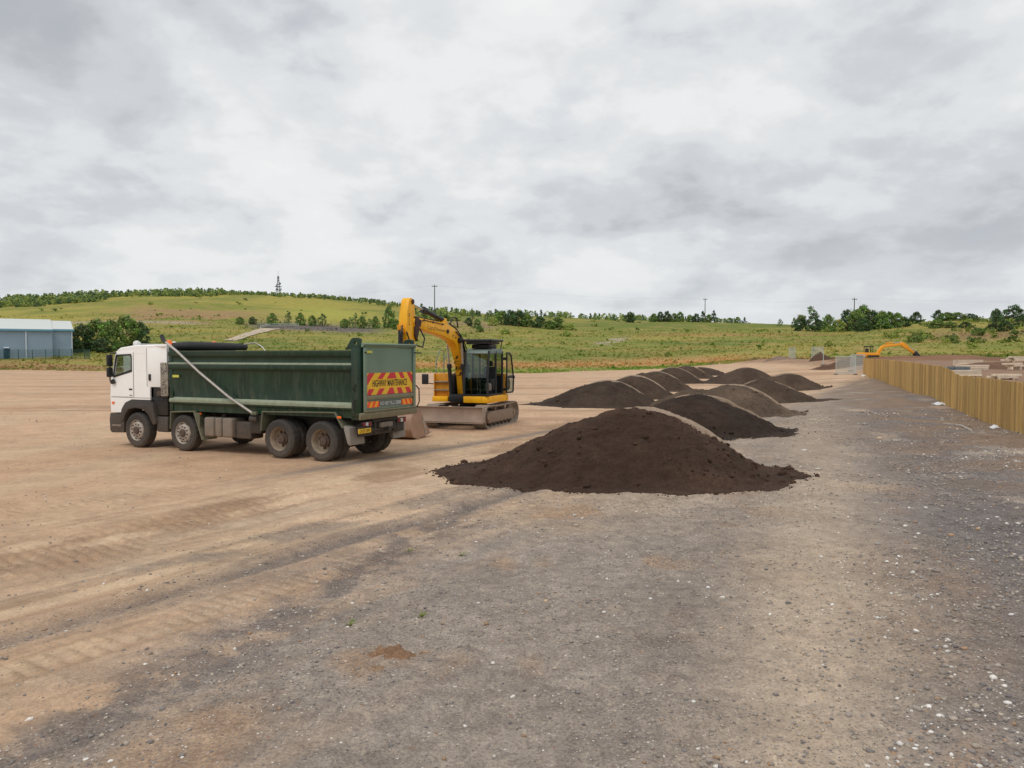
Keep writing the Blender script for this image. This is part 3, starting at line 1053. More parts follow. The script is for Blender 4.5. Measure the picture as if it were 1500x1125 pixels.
def build_grass():
    rs = np.random.RandomState(11)
    n = 34000
    u = (rs.rand(n) * 2 - 1) * 0.74
    g = (rs.rand(n) ** 1.6) * 230 - 1.0
    x0 = u * 150
    y = site_edge(x0) + g
    x = u * y
    y = np.maximum(y, site_edge(x) - 0.8)
    col, k, _, _ = terrain_colours(x, y)
    ok = (k > 0.15) & (rs.rand(n) < smooth(fbm(x * 0.1, y * 0.1, 4, 120), 0.3, 0.55) * 0.9 + 0.1)
    x, y, col = x[ok], y[ok], col[ok]
    n = len(x)
    z = ground_z(x, y)
    h = (0.10 + 0.20 * rs.rand(n) ** 2) * (1 + y / 500)
    weed = rs.rand(n) < 0.025
    h = np.where(weed, h * 1.9, h)
    w = h * (0.7 + 0.9 * rs.rand(n))
    V, T = [], []
    for k3 in range(3):
        a = rs.rand(n) * 6.283
        dx, dy = np.cos(a) * w, np.sin(a) * w
        lx, ly = (rs.rand(n) - .5) * h * .5, (rs.rand(n) - .5) * h * .5
        tri = np.stack([np.stack([x - dx, y - dy, z - 0.05], 1), np.stack([x + dx, y + dy, z - 0.05], 1), np.stack([x + lx, y + ly, z + h], 1)], 1)
        V.append(tri)
        tc = col * 1.45 * (0.75 + 0.5 * rs.rand(n, 1)) * np.where(weed[:, None], np.array([[0.6, 0.8, 0.6]]), 1.0)
        T.append(np.repeat(tc, 3, 0))
    V = np.concatenate(V).reshape(-1, 3); T = np.concatenate(T)
    F = np.arange(len(V)).reshape(-1, 3)
    tag(fast_mesh('meadow_grass', V, F, T, M['leaf']), 'rough grass and weeds growing over the meadow', 'grass', kind='stuff')


build_grass()


def leaf_cloud(rs, centres, radii, n_each, leaf, tints, squash=0.8):
    """little leaf faces gathered round clump centres"""
    nc = len(centres)
    N = nc * n_each
    d = rs.randn(nc, n_each, 3)
    d /= np.linalg.norm(d, axis=2, keepdims=True)
    r = rs.rand(nc, n_each, 1) ** 0.5
    off = d * r * radii[:, None, None]
    off[..., 2] *= squash
    c = (centres[:, None] + off).reshape(N, 3)
    nrm = (d + 0.8 * rs.randn(nc, n_each, 3)).reshape(N, 3)
    nrm[:, 2] += 0.35
    nrm /= np.linalg.norm(nrm, axis=1, keepdims=True)
    ref = rs.randn(N, 3)
    A = np.cross(nrm, ref); A /= np.linalg.norm(A, axis=1, keepdims=True)
    B = np.cross(nrm, A)
    sz = np.repeat(leaf, n_each)[:, None] * (0.6 + 0.8 * rs.rand(N, 1))
    V = np.stack([c + A * sz, c + B * sz * 0.7, c - A * sz, c - B * sz * 0.7], 1).reshape(-1, 3)
    F = np.arange(N * 4).reshape(-1, 4)
    t = np.repeat(tints, n_each, 0) * (0.75 + 0.5 * rs.rand(N, 1))
    return V, F, np.repeat(t, 4, 0)


LEAF_TINTS = {'bushy': srgb(84, 106, 50), 'slender': srgb(92, 112, 62), 'pine': srgb(62, 84, 52), 'dark': srgb(58, 78, 44), 'pale': srgb(118, 132, 62), 'spread': srgb(82, 102, 60)}


def crown_data(kind, seed, clumps, per, leaf):
    rs = np.random.RandomState(seed)
    c, r = [], []
    base = np.array(LEAF_TINTS[kind])
    while len(c) < clumps:
        z = rs.rand()
        if kind in ('bushy', 'dark', 'pale'):
            prof = 0.5 * (np.sin(np.pi * min(1, (z * 0.86 + 0.14))) ** 0.6) * (1 - 0.25 * z)
            zz = 0.06 + z * 0.88
            rc = 0.085 + 0.06 * rs.rand()
        elif kind == 'slender':
            prof = 0.34 * (1 - z) ** 0.7 + 0.05
            zz = 0.12 + z * 0.86
            rc = 0.05 + 0.05 * (1 - z)
        elif kind == 'pine':
            tier = 0.75 + 0.25 * np.cos(z * 6 * 2 * np.pi)
            prof = 0.46 * (1 - z) * tier + 0.03
            zz = 0.08 + z * 0.9
            rc = 0.045 + 0.06 * (1 - z)
        else:                                              # spread: a few separate lobes on long limbs
            lobes = [(0.12, 0.02, 0.82, 0.20), (0.22, 0.1, 0.58, 0.17), (-0.3, 0.0, 0.52, 0.2), (-0.12, -.1, 0.32, 0.22), (0.3, 0.05, 0.25, 0.18), (-0.36, 0, 0.22, 0.16), (0.05, 0, 0.15, 0.22)]
            lb = lobes[rs.randint(len(lobes))]
            dd = rs.randn(3); dd *= lb[3] * rs.rand() ** 0.4 / np.linalg.norm(dd)
            c.append([lb[0] + dd[0], lb[1] + dd[1], lb[2] + dd[2]]); r.append(0.06 + 0.04 * rs.rand())
            continue
        a = rs.rand() * 6.283
        wob = 0.72 + 0.5 * vnoise(np.array([a * 1.1 + seed]), np.array([zz * 4.0]), seed)[0]
        rad = prof * wob * (0.35 + 0.65 * rs.rand() ** 0.5)
        c.append([np.cos(a) * rad, np.sin(a) * rad, zz]); r.append(rc)
    c, r = np.array(c), np.array(r)
    t = np.array([2.15, 1.95, 2.35]) * base[None] * (0.66 + 0.75 * rs.rand(clumps, 1)) * (1 + 0.12 * rs.randn(clumps, 3))  # lightened and less saturated, so distance haze sits in the leaf colour
    return leaf_cloud(rs, c, r, per, np.full(clumps, leaf), np.clip(t, 0.005, 1))


TREE_MESH = {}
for kind, nvar, clumps, per, leaf in (('bushy', 4, 85, 30, 0.034), ('dark', 3, 80, 30, 0.034), ('pale', 2, 70, 26, 0.034), ('slender', 3, 60, 24, 0.026), ('pine', 3, 70, 24, 0.026), ('spread', 2, 80, 26, 0.03)):
    TREE_MESH[kind] = []
    for v_ in range(nvar):
        V, F, T = crown_data(kind, 100 + v_ * 7 + len(kind), clumps, per, leaf)
        crown = fast_mesh('crown', V, F, T, None)
        crown.materials.append(M['leaf'])
        rs = np.random.RandomState(v_ + 3)
        mb = MB()
        top = 0.9 if kind in ('slender', 'pine') else 0.62
        mb.tube([(0, 0, -0.06), (0.01, 0.0, 0.2), (-0.01, 0.01, top * 0.6), (0.0, 0, top)], [0.032, 0.026, 0.018, 0.006], 7)
        for q in range(6):
            a = q * 1.05 + rs.rand(); z0 = 0.15 + 0.08 * q; L = 0.3 if kind not in ('slender', 'pine') else 0.16
            mb.tube([(0, 0, z0), (math.cos(a) * L * .5, math.sin(a) * L * .5, z0 + 0.09), (math.cos(a) * L, math.sin(a) * L, z0 + 0.22)], [0.014, 0.010, 0.003], 5)
        trunk = mb.mesh('trunk')
        trunk.materials.append(M['bark'])
        TREE_MESH[kind].append((crown, trunk))


def tree(px, Y, hpx, wpx, kind, label, group, name=None, sink=0.0):
    x = col_of(px, Y)
    h, w = 0.92 * hpx / FPX * Y, wpx / FPX * Y
    nm = name or ('shrub' if hpx / FPX * Y < 3.2 else 'tree')
    cat = 'shrub' if nm.endswith('shrub') else 'tree'
    r = thing(nm, label, cat, (x, Y, gz(x, Y) - 0.05 * h - sink), RNG.random() * 6.28, group)
    cm, tm = TREE_MESH[kind][RNG.randrange(len(TREE_MESH[kind]))]
    if kind == 'spread':
        cm, tm = TREE_MESH[kind][0]
        r.rotation_euler = (0, 0, 0)
    sx = w * 1.18 * (0.95 if kind in ('bushy', 'dark', 'pale', 'spread') else 1.45)
    for me, n in ((cm, 'crown'), (tm, 'trunk')):
        o = obj(n, me, None, r)
        o.scale = (sx, sx, h * 1.05)
    return r


def build_trees():
    G = 'trees beside the blue warehouse'
    tree(122, 182, 46, 36, 'dark', 'dark green bushy tree nearest the corner of the blue warehouse', G)
    tree(143, 186, 50, 36, 'bushy', 'broad green tree second from the blue warehouse corner', G)
    tree(165, 184, 50, 34, 'bushy', 'green bushy tree between the two broadest trees by the warehouse', G)
    tree(186, 188, 55, 40, 'bushy', 'tallest rounded tree of the clump beside the blue warehouse', G)
    tree(206, 190, 46, 30, 'dark', 'outermost tree of the warehouse clump, above the truck cab', G)
    tree(113, 176, 22, 20, 'dark', 'low dark shrub against the end wall of the blue warehouse', G, 'shrub')
    tree(150, 178, 24, 30, 'dark', 'low dark shrub under the warehouse trees', G, 'shrub')
    G = 'shrubs behind the warehouse roof'
    tree(6, 262, 22, 26, 'pale', 'pale shrub behind the roof at the photo edge', G)
    tree(30, 268, 20, 22, 'pale', 'pale green shrub behind the warehouse roof, second from the photo edge', G)
    tree(58, 262, 23, 18, 'dark', 'dark upright shrub rising behind the middle of the warehouse roof', G)
    tree(76, 266, 17, 18, 'dark', 'dark rounded shrub behind the low end of the warehouse roof', G)
    tree(95, 255, 13, 18, 'bushy', 'low green shrub behind the end gutter of the warehouse', G)
    G = 'young trees along the foot of the hill'
    for px, Y, h, w, k, lab in (
            (352, 325, 12, 14, 'bushy', 'small round shrub where the hill path turns, beyond the tarp roll'),
            (371, 326, 13, 12, 'dark', 'dark leaning shrub just before the hill path railing'),
            (400, 330, 19, 16, 'bushy', 'bushy young tree just above the bend of the hill path'),
            (423, 332, 22, 11, 'slender', 'slim young tree first past the bend of the hill path'),
            (441, 332, 20, 15, 'bushy', 'bushy young tree with a pointed tip above the rock scar'),
            (458, 332, 17, 14, 'bushy', 'squat rounded young tree in the row above the rock scar'),
            (473, 332, 20, 16, 'slender', 'slim forked young tree last of the row above the rock scar'),
            (505, 330, 15, 14, 'bushy', 'low bushy tree starting the thicket beyond the rock scar'),
            (513, 331, 17, 9, 'slender', 'thin young tree second in the thicket beyond the rock scar'),
            (521, 333, 24, 9, 'slender', 'tallest thin tree of the thicket beyond the rock scar'),
            (531, 330, 20, 15, 'bushy', 'bushy tree in the middle of the thicket beyond the rock scar'),
            (541, 329, 16, 12, 'slender', 'short thin tree behind the tailgate in the thicket'),
            (551, 331, 20, 13, 'bushy', 'last bushy tree of the thicket before the tall one'),
            (570, 335, 36, 18, 'bushy', 'tall full tree just before the raised digger arm'),
            (580, 325, 16, 16, 'bushy', 'low tree half hidden behind the raised digger arm')):
        tree(px, Y, h, w, k, lab, G)
    G = 'scrub trees along the stony mound'
    for px, Y, h, w, k, lab in (
            (606, 350, 14, 16, 'bushy', 'bushy shrub behind the top of the digger arm'),
            (621, 370, 13, 18, 'bushy', 'low bush on the mound at the foot of the tall wooden pole'),
            (636, 375, 12, 18, 'pale', 'pale bush beside the tall wooden pole on the mound'),
            (652, 378, 11, 18, 'bushy', 'flat bush on the mound just past the wooden pole'),
            (668, 378, 11, 18, 'pale', 'pale bush on the crest of the stony mound'),
            (692, 375, 21, 7, 'slender', 'thin lone tree standing up from the mound crest'),
            (714, 378, 15, 10, 'slender', 'small loose tree on the mound between thin tree and thicket'),
            (687, 340, 14, 14, 'dark', 'dark shrub on the stony slope of the mound'),
            (699, 318, 16, 13, 'bushy', 'green shrub at the foot of the stony mound, beside the boom bend'),
            (703, 300, 11, 14, 'bushy', 'low shrub above the cab roof rack'),
            (722, 345, 14, 16, 'pale', 'pale bush before the dark thicket'),
            (735, 355, 23, 22, 'bushy', 'tall bush opening the dark thicket beyond the digger'),
            (747, 352, 25, 24, 'dark', 'dark bush with broken top in the thicket beyond the digger'),
            (760, 350, 26, 26, 'dark', 'broadest dark bush of the thicket beyond the digger'),
            (773, 348, 20, 22, 'bushy', 'green bush between the two dark ones beyond the digger'),
            (790, 345, 19, 24, 'dark', 'dark bush after the gap in the thicket'),
            (805, 340, 15, 20, 'bushy', 'low green bush between the dark and the last bush of the thicket'),
            (816, 345, 20, 26, 'bushy', 'full green bush near the end of the thicket'),
            (832, 342, 13, 20, 'pale', 'pale low bush ending the thicket'),
            (740, 292, 10, 18, 'pale', 'low pale shrub in the grass below the dark thicket')):
        tree(px, Y, h, w, k, lab, G)
    G = 'trees on the far edge of the meadow'
    for px, Y, h, w, k, lab in (
            (922, 425, 18, 16, 'dark', 'lone dark round tree on the meadow skyline'),
            (957, 440, 14, 14, 'bushy', 'first tree of the skyline row beyond the lone round tree'),
            (967, 440, 17, 12, 'dark', 'dark pointed tree second in the skyline row'),
            (977, 440, 18, 14, 'dark', 'tallest dark tree in the first skyline row'),
            (987, 438, 14, 12, 'bushy', 'green tree fourth in the first skyline row'),
            (996, 438, 16, 13, 'bushy', 'last tree of the first skyline row'),
            (1010, 436, 12, 11, 'bushy', 'small bush in the gap of the skyline row'),
            (1019, 435, 14, 14, 'dark', 'dark bush just before the wooden pole on the skyline'),
            (1029, 435, 18, 11, 'pine', 'pointed tree at the foot of the skyline pole'),
            (1038, 433, 13, 12, 'bushy', 'low bush just past the skyline pole'),
            (1045, 433, 20, 10, 'pine', 'tall pointed tree just past the skyline pole'),
            (1068, 445, 9, 12, 'bushy', 'small far bush beyond the pointed trees'),
            (1080, 445, 11, 11, 'bushy', 'far tree in the middle of three small ones on the skyline'),
            (1090, 445, 11, 8, 'pine', 'last small pointed tree before the open skyline')):
        tree(px, Y, h, w, k, lab, G)
    G = 'trees of the copse behind the far digger'
    for px, Y, h, w, k, lab in (
            (1142, 400, 12, 7, 'slender', 'first lone sapling on the open skyline before the copse'),
            (1163, 395, 15, 8, 'slender', 'second lone sapling next to the leaning tree'),
            (1171, 345, 24, 22, 'dark', 'low dark tree under the leaning tall tree'),
            (1184, 345, 40, 32, 'spread', 'tall ragged tree leaning out over its neighbours'),
            (1197, 340, 20, 18, 'dark', 'squat dark tree between the leaning tree and the copse'),
            (1213, 338, 28, 20, 'bushy', 'rounded tree standing before the main copse'),
            (1228, 338, 20, 20, 'pale', 'pale green tree at the start of the main copse'),
            (1240, 342, 36, 24, 'dark', 'dark tree with pointed top, first of the main copse'),
            (1252, 338, 34, 26, 'bushy', 'bright green tree under the pole in the copse'),
            (1264, 345, 42, 28, 'bushy', 'tall domed tree beside the pole in the copse'),
            (1262, 325, 22, 26, 'dark', 'dark low tree at the front of the copse'),
            (1277, 342, 33, 26, 'dark', 'dark tree past the domed one in the copse'),
            (1290, 340, 31, 24, 'bushy', 'green tree fourth from the pole in the copse'),
            (1301, 340, 28, 24, 'bushy', 'lower green tree near the end of the copse'),
            (1313, 340, 24, 22, 'bushy', 'last green tree of the copse before the gap'),
            (1322, 342, 18, 20, 'dark', 'low dark bush closing the copse')):
        tree(px, Y, h, w, k, lab, G)
    G = 'trees on the rough bank behind the fence'
    for px, Y, h, w, k, lab in (
            (1341, 385, 20, 17, 'dark', 'lone round tree on the bank past the copse'),
            (1333, 390, 9, 22, 'bushy', 'low scrub beside the lone round tree on the bank'),
            (1373, 385, 20, 16, 'dark', 'dark tree at the start of the scrubby crest'),
            (1385, 380, 15, 24, 'bushy', 'green bush on the scrubby crest'),
            (1400, 378, 14, 26, 'bushy', 'broad bush at the top of the scrubby crest'),
            (1418, 378, 13, 22, 'dark', 'dark bush ending the scrubby crest'),
            (1370, 300, 12, 24, 'bushy', 'low shrub on the slope below the scrubby crest'),
            (1390, 296, 10, 20, 'bushy', 'green shrub in the middle of the rough slope'),
            (1413, 290, 11, 18, 'dark', 'dark shrub on the rough slope'),
            (1396, 228, 13, 8, 'slender', 'small upright sapling on the bare slope above the fence'),
            (1432, 250, 13, 20, 'bushy', 'low shrub below the tall dark tree on the rough slope'),
            (1458, 268, 38, 20, 'dark', 'tall dark tree on the rough slope above the timber'),
            (1473, 265, 18, 16, 'dark', 'squat dark shrub at the foot of the tall dark tree'),
            (1483, 330, 27, 28, 'dark', 'big round tree on the crest at the photo edge'),
            (1462, 335, 12, 20, 'bushy', 'green scrub beside the big round crest tree'),
            (1491, 285, 17, 15, 'dark', 'round dark shrub below the big crest tree')):
        tree(px, Y, h, w, k, lab, G)


build_trees()


def build_woods():
    """the wood along the hilltop and the far tree line: each reads as one mass"""
    rs = np.random.RandomState(21)
    for name, label, spans, n in (
            ('hilltop_wood', 'belt of mixed trees along the hilltop skyline', ((-60, 160, 470, 545, 10), (150, 330, 500, 550, 7.5), (330, 600, 505, 560, 5.5), (-60, 150, 440, 480, 9), (230, 320, 490, 515, 6)), 260),
            ('far_tree_line', 'thin row of far trees along the middle of the horizon', ((600, 760, 400, 500, 11), (760, 960, 540, 640, 9), (930, 1080, 560, 640, 7)), 95)):
        Vs, Fs, Ts, o = [], [], [], 0
        for (a, b, y0, y1, hp) in spans:
            for q in range(int(n * (b - a) / 200)):
                px = a + (b - a) * rs.rand(); Y = y0 + (y1 - y0) * rs.rand()
                h = hp * (0.5 + 0.6 * rs.rand()) / FPX * Y
                con = rs.rand() < 0.4
                w = h * (0.36 if con else 0.75) * (0.8 + 0.4 * rs.rand())
                x = col_of(px, Y)
                zb = gz(x, Y)
                nc = 14
                zz = rs.rand(nc)
                rad = (1 - zz) * 0.9 * w if con else w * np.sin(np.pi * (0.15 + 0.8 * zz)) * 0.8
                aa = rs.rand(nc) * 6.283; rr = rad * rs.rand(nc) ** .5
                c = np.stack([x + np.cos(aa) * rr, Y + np.sin(aa) * rr, zb + 0.05 * h + zz * 0.92 * h], 1)
                base = np.array(srgb(76, 96, 60) if con else (srgb(92, 112, 58) if rs.rand() < .6 else srgb(116, 130, 64)))
                t = np.array([2.1, 1.95, 2.4]) * base[None] * (0.75 + 0.5 * rs.rand(nc, 1))  # pale greyed leaf colour stands in for haze over the far woods
                V, F, T = leaf_cloud(rs, c, np.full(nc, 0.22 * w + 0.05 * h), 9, np.full(nc, 0.085 * h + 0.1), t)
                Vs.append(V); Fs.append(F + o); Ts.append(T); o += len(V)
        tag(fast_mesh(name, np.concatenate(Vs), np.concatenate(Fs), np.concatenate(Ts), M['leaf']), label, 'wood', kind='stuff')
    # scattered scrub too small and too many to pick out
    Vs, Fs, Ts, o = [], [], [], 0
    for q in range(480):
        px = rs.rand() * 1560 - 30
        if rs.rand() < 0.55:
            px = 1290 + rs.rand() * 240
        Y = 175 + 290 * rs.rand() ** 0.8
        if px > 560 and px < 1290 and Y < 250 and rs.rand() < .75:
            continue
        x = col_of(px, Y)
        cl = vnoise(np.array([x * 0.05]), np.array([Y * 0.05]), 300)[0]
        if cl < 0.52 and rs.rand() < 0.75:
            continue
        h = 0.5 + 1.3 * rs.rand() ** 2 + (0.6 if px > 1300 else 0)
        w = h * (0.7 + 0.9 * rs.rand())
        zb = gz(x, Y)
        nc = 8
        c = np.stack([x + (rs.rand(nc) - .5) * w * 1.4, Y + (rs.rand(nc) - .5) * w * 1.4, zb + 0.15 * h + rs.rand(nc) * h * 0.7], 1)
        base = np.array(srgb(84, 100, 48) if rs.rand() < .4 else srgb(112, 124, 56))
        V, F, T = leaf_cloud(rs, c, np.full(nc, 0.4 * h), 10, np.full(nc, 0.16 * h + 0.05), 1.5 * base[None] * (0.7 + 0.6 * rs.rand(nc, 1)))
        Vs.append(V); Fs.append(F + o); Ts.append(T); o += len(V)
    tag(fast_mesh('scrub', np.concatenate(Vs), np.concatenate(Fs), np.concatenate(Ts), M['leaf']), 'low scrub dotted over the rough slopes', 'scrub', kind='stuff')


build_woods()


# ------------------------------------------------------------------ warehouse, its fence, hill path, masts
def build_warehouse():
    Y0 = 166.0
    xr = col_of(107, Y0)
    z0 = 2.2
    zt = CAMH + (HORIZON - 483.5) / FPX * Y0
    r = thing('warehouse', 'low pale blue metal clad warehouse with grey roof', 'warehouse', (xr, Y0, 0), math.radians(32))
    W = 46.0
    step = 3.7
    MB().box(-W, 0, 0.9, 26, z0 - 1, zt).build('wall', M['clad_blue'], r)
    MB().box(-W, -step, 0.0, 0.9, z0 - 1, zt - 0.02).build('wall', M['clad_blue'], r)
    ridge = CAMH + (HORIZON - 470) / FPX * (Y0 + 13) + 0.1
    MB().prism([(-0.15, zt + 0.02), (0.75, zt + 0.22), (13, ridge), (27, zt)], 'x', -W, -step).build('roof', M['roof_grey'], r)
    MB().prism([(0.8, zt + 0.12), (13, ridge - 0.25), (27, zt - 0.05)], 'x', -step, 0.25).build('roof', M['roof_grey'], r)
    MB().box(-W, -step + 0.15, -0.42, -0.16, zt - 0.42, zt + 0.06).build('gutter', M['fascia_blue'], r, 0.04)
    MB().box(-step + 0.16, 0.4, 0.52, 0.86, zt - 0.28, zt + 0.18).build('gutter', M['fascia_blue'], r, 0.04)
    xd = -8.45
    MB().ring((xd, -0.12, z0 - 0.6), (xd, -0.12, zt - 0.4), 0.11, n=10).build('downpipe', M['pipe_white'], r)
    MB().ring((-0.05, 0.8, z0 - 0.6), (-0.05, 0.8, zt - 0.2), 0.09, n=10).build('downpipe', M['pipe_white'], r)
    xk = -11.9
    d = MB().box(xk - 0.55, xk + 0.55, -0.06, -0.003, z0, z0 + 2.05).build('door', M['door_blue'], r, 0.01)
    MB().box(xk + 0.36, xk + 0.42, -0.1, -0.061, z0 + 0.95, z0 + 1.08).build('handle', M['galv'], d)
    MB().prism([(-0.01, z0 + 2.4), (-0.5, z0 + 2.28), (-0.5, z0 + 2.2), (-0.01, z0 + 2.3)], 'x', xk - 0.5, xk + 0.45).build('canopy', M['pipe_white'], r)
    # mesh security fence in front
    fy = 158.0
    f = thing('security_fence', 'dark green mesh security fence before the blue warehouse', 'fence', (col_of(107, fy), fy, 0))
    xs = [col_of(p, fy) - col_of(107, fy) for p in (-12, 8, 27.5, 48, 67.5, 87, 106, 124, 132)]
    zs = [float(ground_z(np.array([col_of(107, fy) + q]), np.array([fy]))[0]) for q in xs]
    for q, z in zip(xs, zs):
        MB().box(q - 0.04, q + 0.04, -0.04, 0.04, z - 0.3, z + 2.1).build('post', M['fence_green'], f)
    for i in range(len(xs) - 1):
        mb = MB()
        a, b = xs[i] + 0.045, xs[i + 1] - 0.045
        n = 34
        for j in range(n):
            q = a + (b - a) * (j + .5) / n
            z = zs[i] + (zs[i + 1] - zs[i]) * (j + .5) / n
            mb.box(q - 0.006, q + 0.006, -0.006, 0.006, z, z + 2.0)
        for hh in (0.1, 0.7, 1.3, 1.95):
            mb.prism([(a, zs[i] + hh), (b, zs[i + 1] + hh), (b, zs[i + 1] + hh + 0.03), (a, zs[i] + hh + 0.03)], 'y', -0.013, -0.007)
        p = mb.build('mesh_panel', M['fence_green'], f, smoothed=False)
        p['kind'] = 'stuff'


build_warehouse()


def strip(name, pts, width, m, lift=0.12, n=60):
    """a path laid on the terrain"""
    P = np.array(pts, float)
    t = np.linspace(0, len(P) - 1, n)
    x = np.interp(t, range(len(P)), P[:, 0]); y = np.interp(t, range(len(P)), P[:, 1]); w = np.interp(t, range(len(P)), width)
    dx, dy = np.gradient(x), np.gradient(y)
    L = np.hypot(dx, dy); nx, ny = -dy / L, dx / L
    V, F = [], []
    for i in range(n):
        for k in (-1, -0.33, 0.33, 1):
            a, b = x[i] + nx[i] * w[i] * k, y[i] + ny[i] * w[i] * k
            V.append((a, b, float(ground_z(np.array([a]), np.array([b]))[0]) + lift))
    for i in range(n - 1):
        for k in range(3):
            F.append((i * 4 + k, (i + 1) * 4 + k, (i + 1) * 4 + k + 1, i * 4 + k + 1))
    mb = MB(); mb.add(V, F)
    return mb.build(name, m)


M['path'] = mat('path', srgb(186, 170, 148), 0.95, var=0.12, scale=0.5)
M['rail_pale'] = mat('rail_pale', srgb(170, 184, 170), 0.6, var=0.06)


def build_path_and_masts():
    pth = [(col_of(p, y), y) for p, y in ((335, 225), (352, 240), (366, 256), (378, 272), (390, 292), (398, 305))]
    tag(strip('hill_path', pth, [1.6, 1.6, 2.0, 2.4, 3.2, 4.0], M['path'], 0.22), kind='structure')
    # pale railing that climbs from the path up round the slope
    f = thing('hill_railing', 'pale railing climbing from the hill path beside the rock scar', 'railing', (0, 0, 0))
    line = [(col_of(p, y), y) for p, y in ((382, 300), (390, 311), (396, 318), (402, 322), (412, 324), (424, 325), (438, 326))]
    tops = []
    for x, y in line:
        z = gz(x, y)
        MB().ring((x, y, z - 0.3), (x, y, z + 1.1), 0.09, n=6).build('post', M['rail_pale'], f)
        tops.append((x, y, z))
    for hh in (0.55, 1.1):
        MB().tube([(x, y, z + hh) for x, y, z in tops], 0.13, 6).build('rail', M['rail_pale'], f)
    # radio mast
    Y = 560; x = col_of(409, Y); z0 = gz(x, Y)
    top = CAMH + (HORIZON - 405) / FPX * Y - z0
    r = thing('radio_mast', 'grey lattice radio mast with dishes on the hilltop skyline', 'mast', (x, Y, z0))
    lat = MB()
    def half(h):
        return 1.5 - 1.0 * min(1, h / (top * 0.8))
    lv = np.linspace(0, top, 12)
    for sx in (-1, 1):
        for sy in (-1, 1):
            lat.tube([(sx * half(h), sy * half(h), h) for h in lv], 0.11, 5)
    for i in range(len(lv) - 1):
        a, b = lv[i], lv[i + 1]
        for (p, q) in (((-1, -1), (1, -1)), ((1, -1), (1, 1)), ((1, 1), (-1, 1)), ((-1, 1), (-1, -1))):
            lat.tube([(p[0] * half(a), p[1] * half(a), a), (q[0] * half(b), q[1] * half(b), b)], 0.055, 4)
            lat.tube([(q[0] * half(a), q[1] * half(a), a), (p[0] * half(b), p[1] * half(b), b)], 0.055, 4)
    lat.build('lattice', M['mast_grey'], r)
    for h, w in ((0.30, 2.3), (0.47, 2.6), (0.58, 1.6)):
        MB().lathe([(0.3, 0), (w, 0.0), (w, 0.25), (0.3, 0.25)], (0, 0, top * h), 'z', 10).build('platform', M['mast_grey'], r)
    for a, h in ((0.3, 0.36), (2.4, 0.36), (4.4, 0.50), (5.6, 0.30), (1.2, 0.64)):
        c = Vector((math.cos(a) * 1.7, math.sin(a) * 1.7, top * h)); d = Vector((math.cos(a), math.sin(a), 0))
        MB().ring(c, c + d * 0.5, 0.75, 0.7, 10).build('dish', M['mast_grey'], r)
    for h in (0.80, 0.90, 0.97):
        MB().ring((0, 0, top * h - 0.8), (0, 0, top * h), 0.6, n=10).build('antenna_drum', M['mast_grey'], r)
    MB().ring((0, 0, top - 0.3), (0, 0, top + 4.0), 0.12, 0.06, 6).build('aerial', M['mast_grey'], r)
    # wooden power poles and their lines
    poles = []
    for px, Y, tp, label, rz in ((637, 345, 418, 'tall wooden power pole with crossarm behind the digger arm', 0.2), (1032, 430, 437.5, 'thin wooden power pole on the middle of the skyline', 0.3),
                                 (1250, 352, 437, 'wooden power pole rising out of the copse', 0.15)):
        x = col_of(px, Y); z = gz(x, Y)
        h = CAMH + (HORIZON - tp) / FPX * Y - z
        r = thing('power_pole', label, 'pole', (x, Y, z), rz, 'power poles carrying the line across the meadow')
        MB().ring((0, 0, -0.5), (0, 0, h), 0.26, 0.18, 8).build('pole', M['pole_wood'], r)
        arm = MB().box(-1.25, 1.25, -0.1, 0.1, h - 0.75, h - 0.5).build('crossarm', M['pole_wood'], r)
        for q in (-1.1, 0.0, 1.1):
            MB().ring((q, 0, h - 0.5 if q else h), (q, 0, h - 0.15 if q else h + 0.35), 0.09, n=6).build('insulator', M['pole_wood'], arm)
        poles.append((x, Y, z + h - 0.15, rz))
    ends = [(-150, 365, CAMH + (HORIZON - 440) / FPX * 365, 0.2)] + poles + [(430, 330, CAMH + (HORIZON - 441) / FPX * 330, 0.1)]
    for i in range(len(ends) - 1):
        a, b = ends[i], ends[i + 1]
        p0 = Vector(a[:3]); p1 = Vector(b[:3])
        pts = []
        for j in range(15):
            t = j / 14
            p = p0.lerp(p1, t); p.z -= 4 * t * (1 - t) * 1.8
            pts.append(p)
        tag(MB().tube(pts, 0.016, 4).build('power_line', M['wire_dark']), ('power line running past the hill to the tall pole', 'power line between the tall pole and the skyline pole',
            'power line from the skyline pole to the copse pole', 'power line from the copse pole over the rough bank')[i], 'cable', 'power lines over the meadow')


build_path_and_masts()


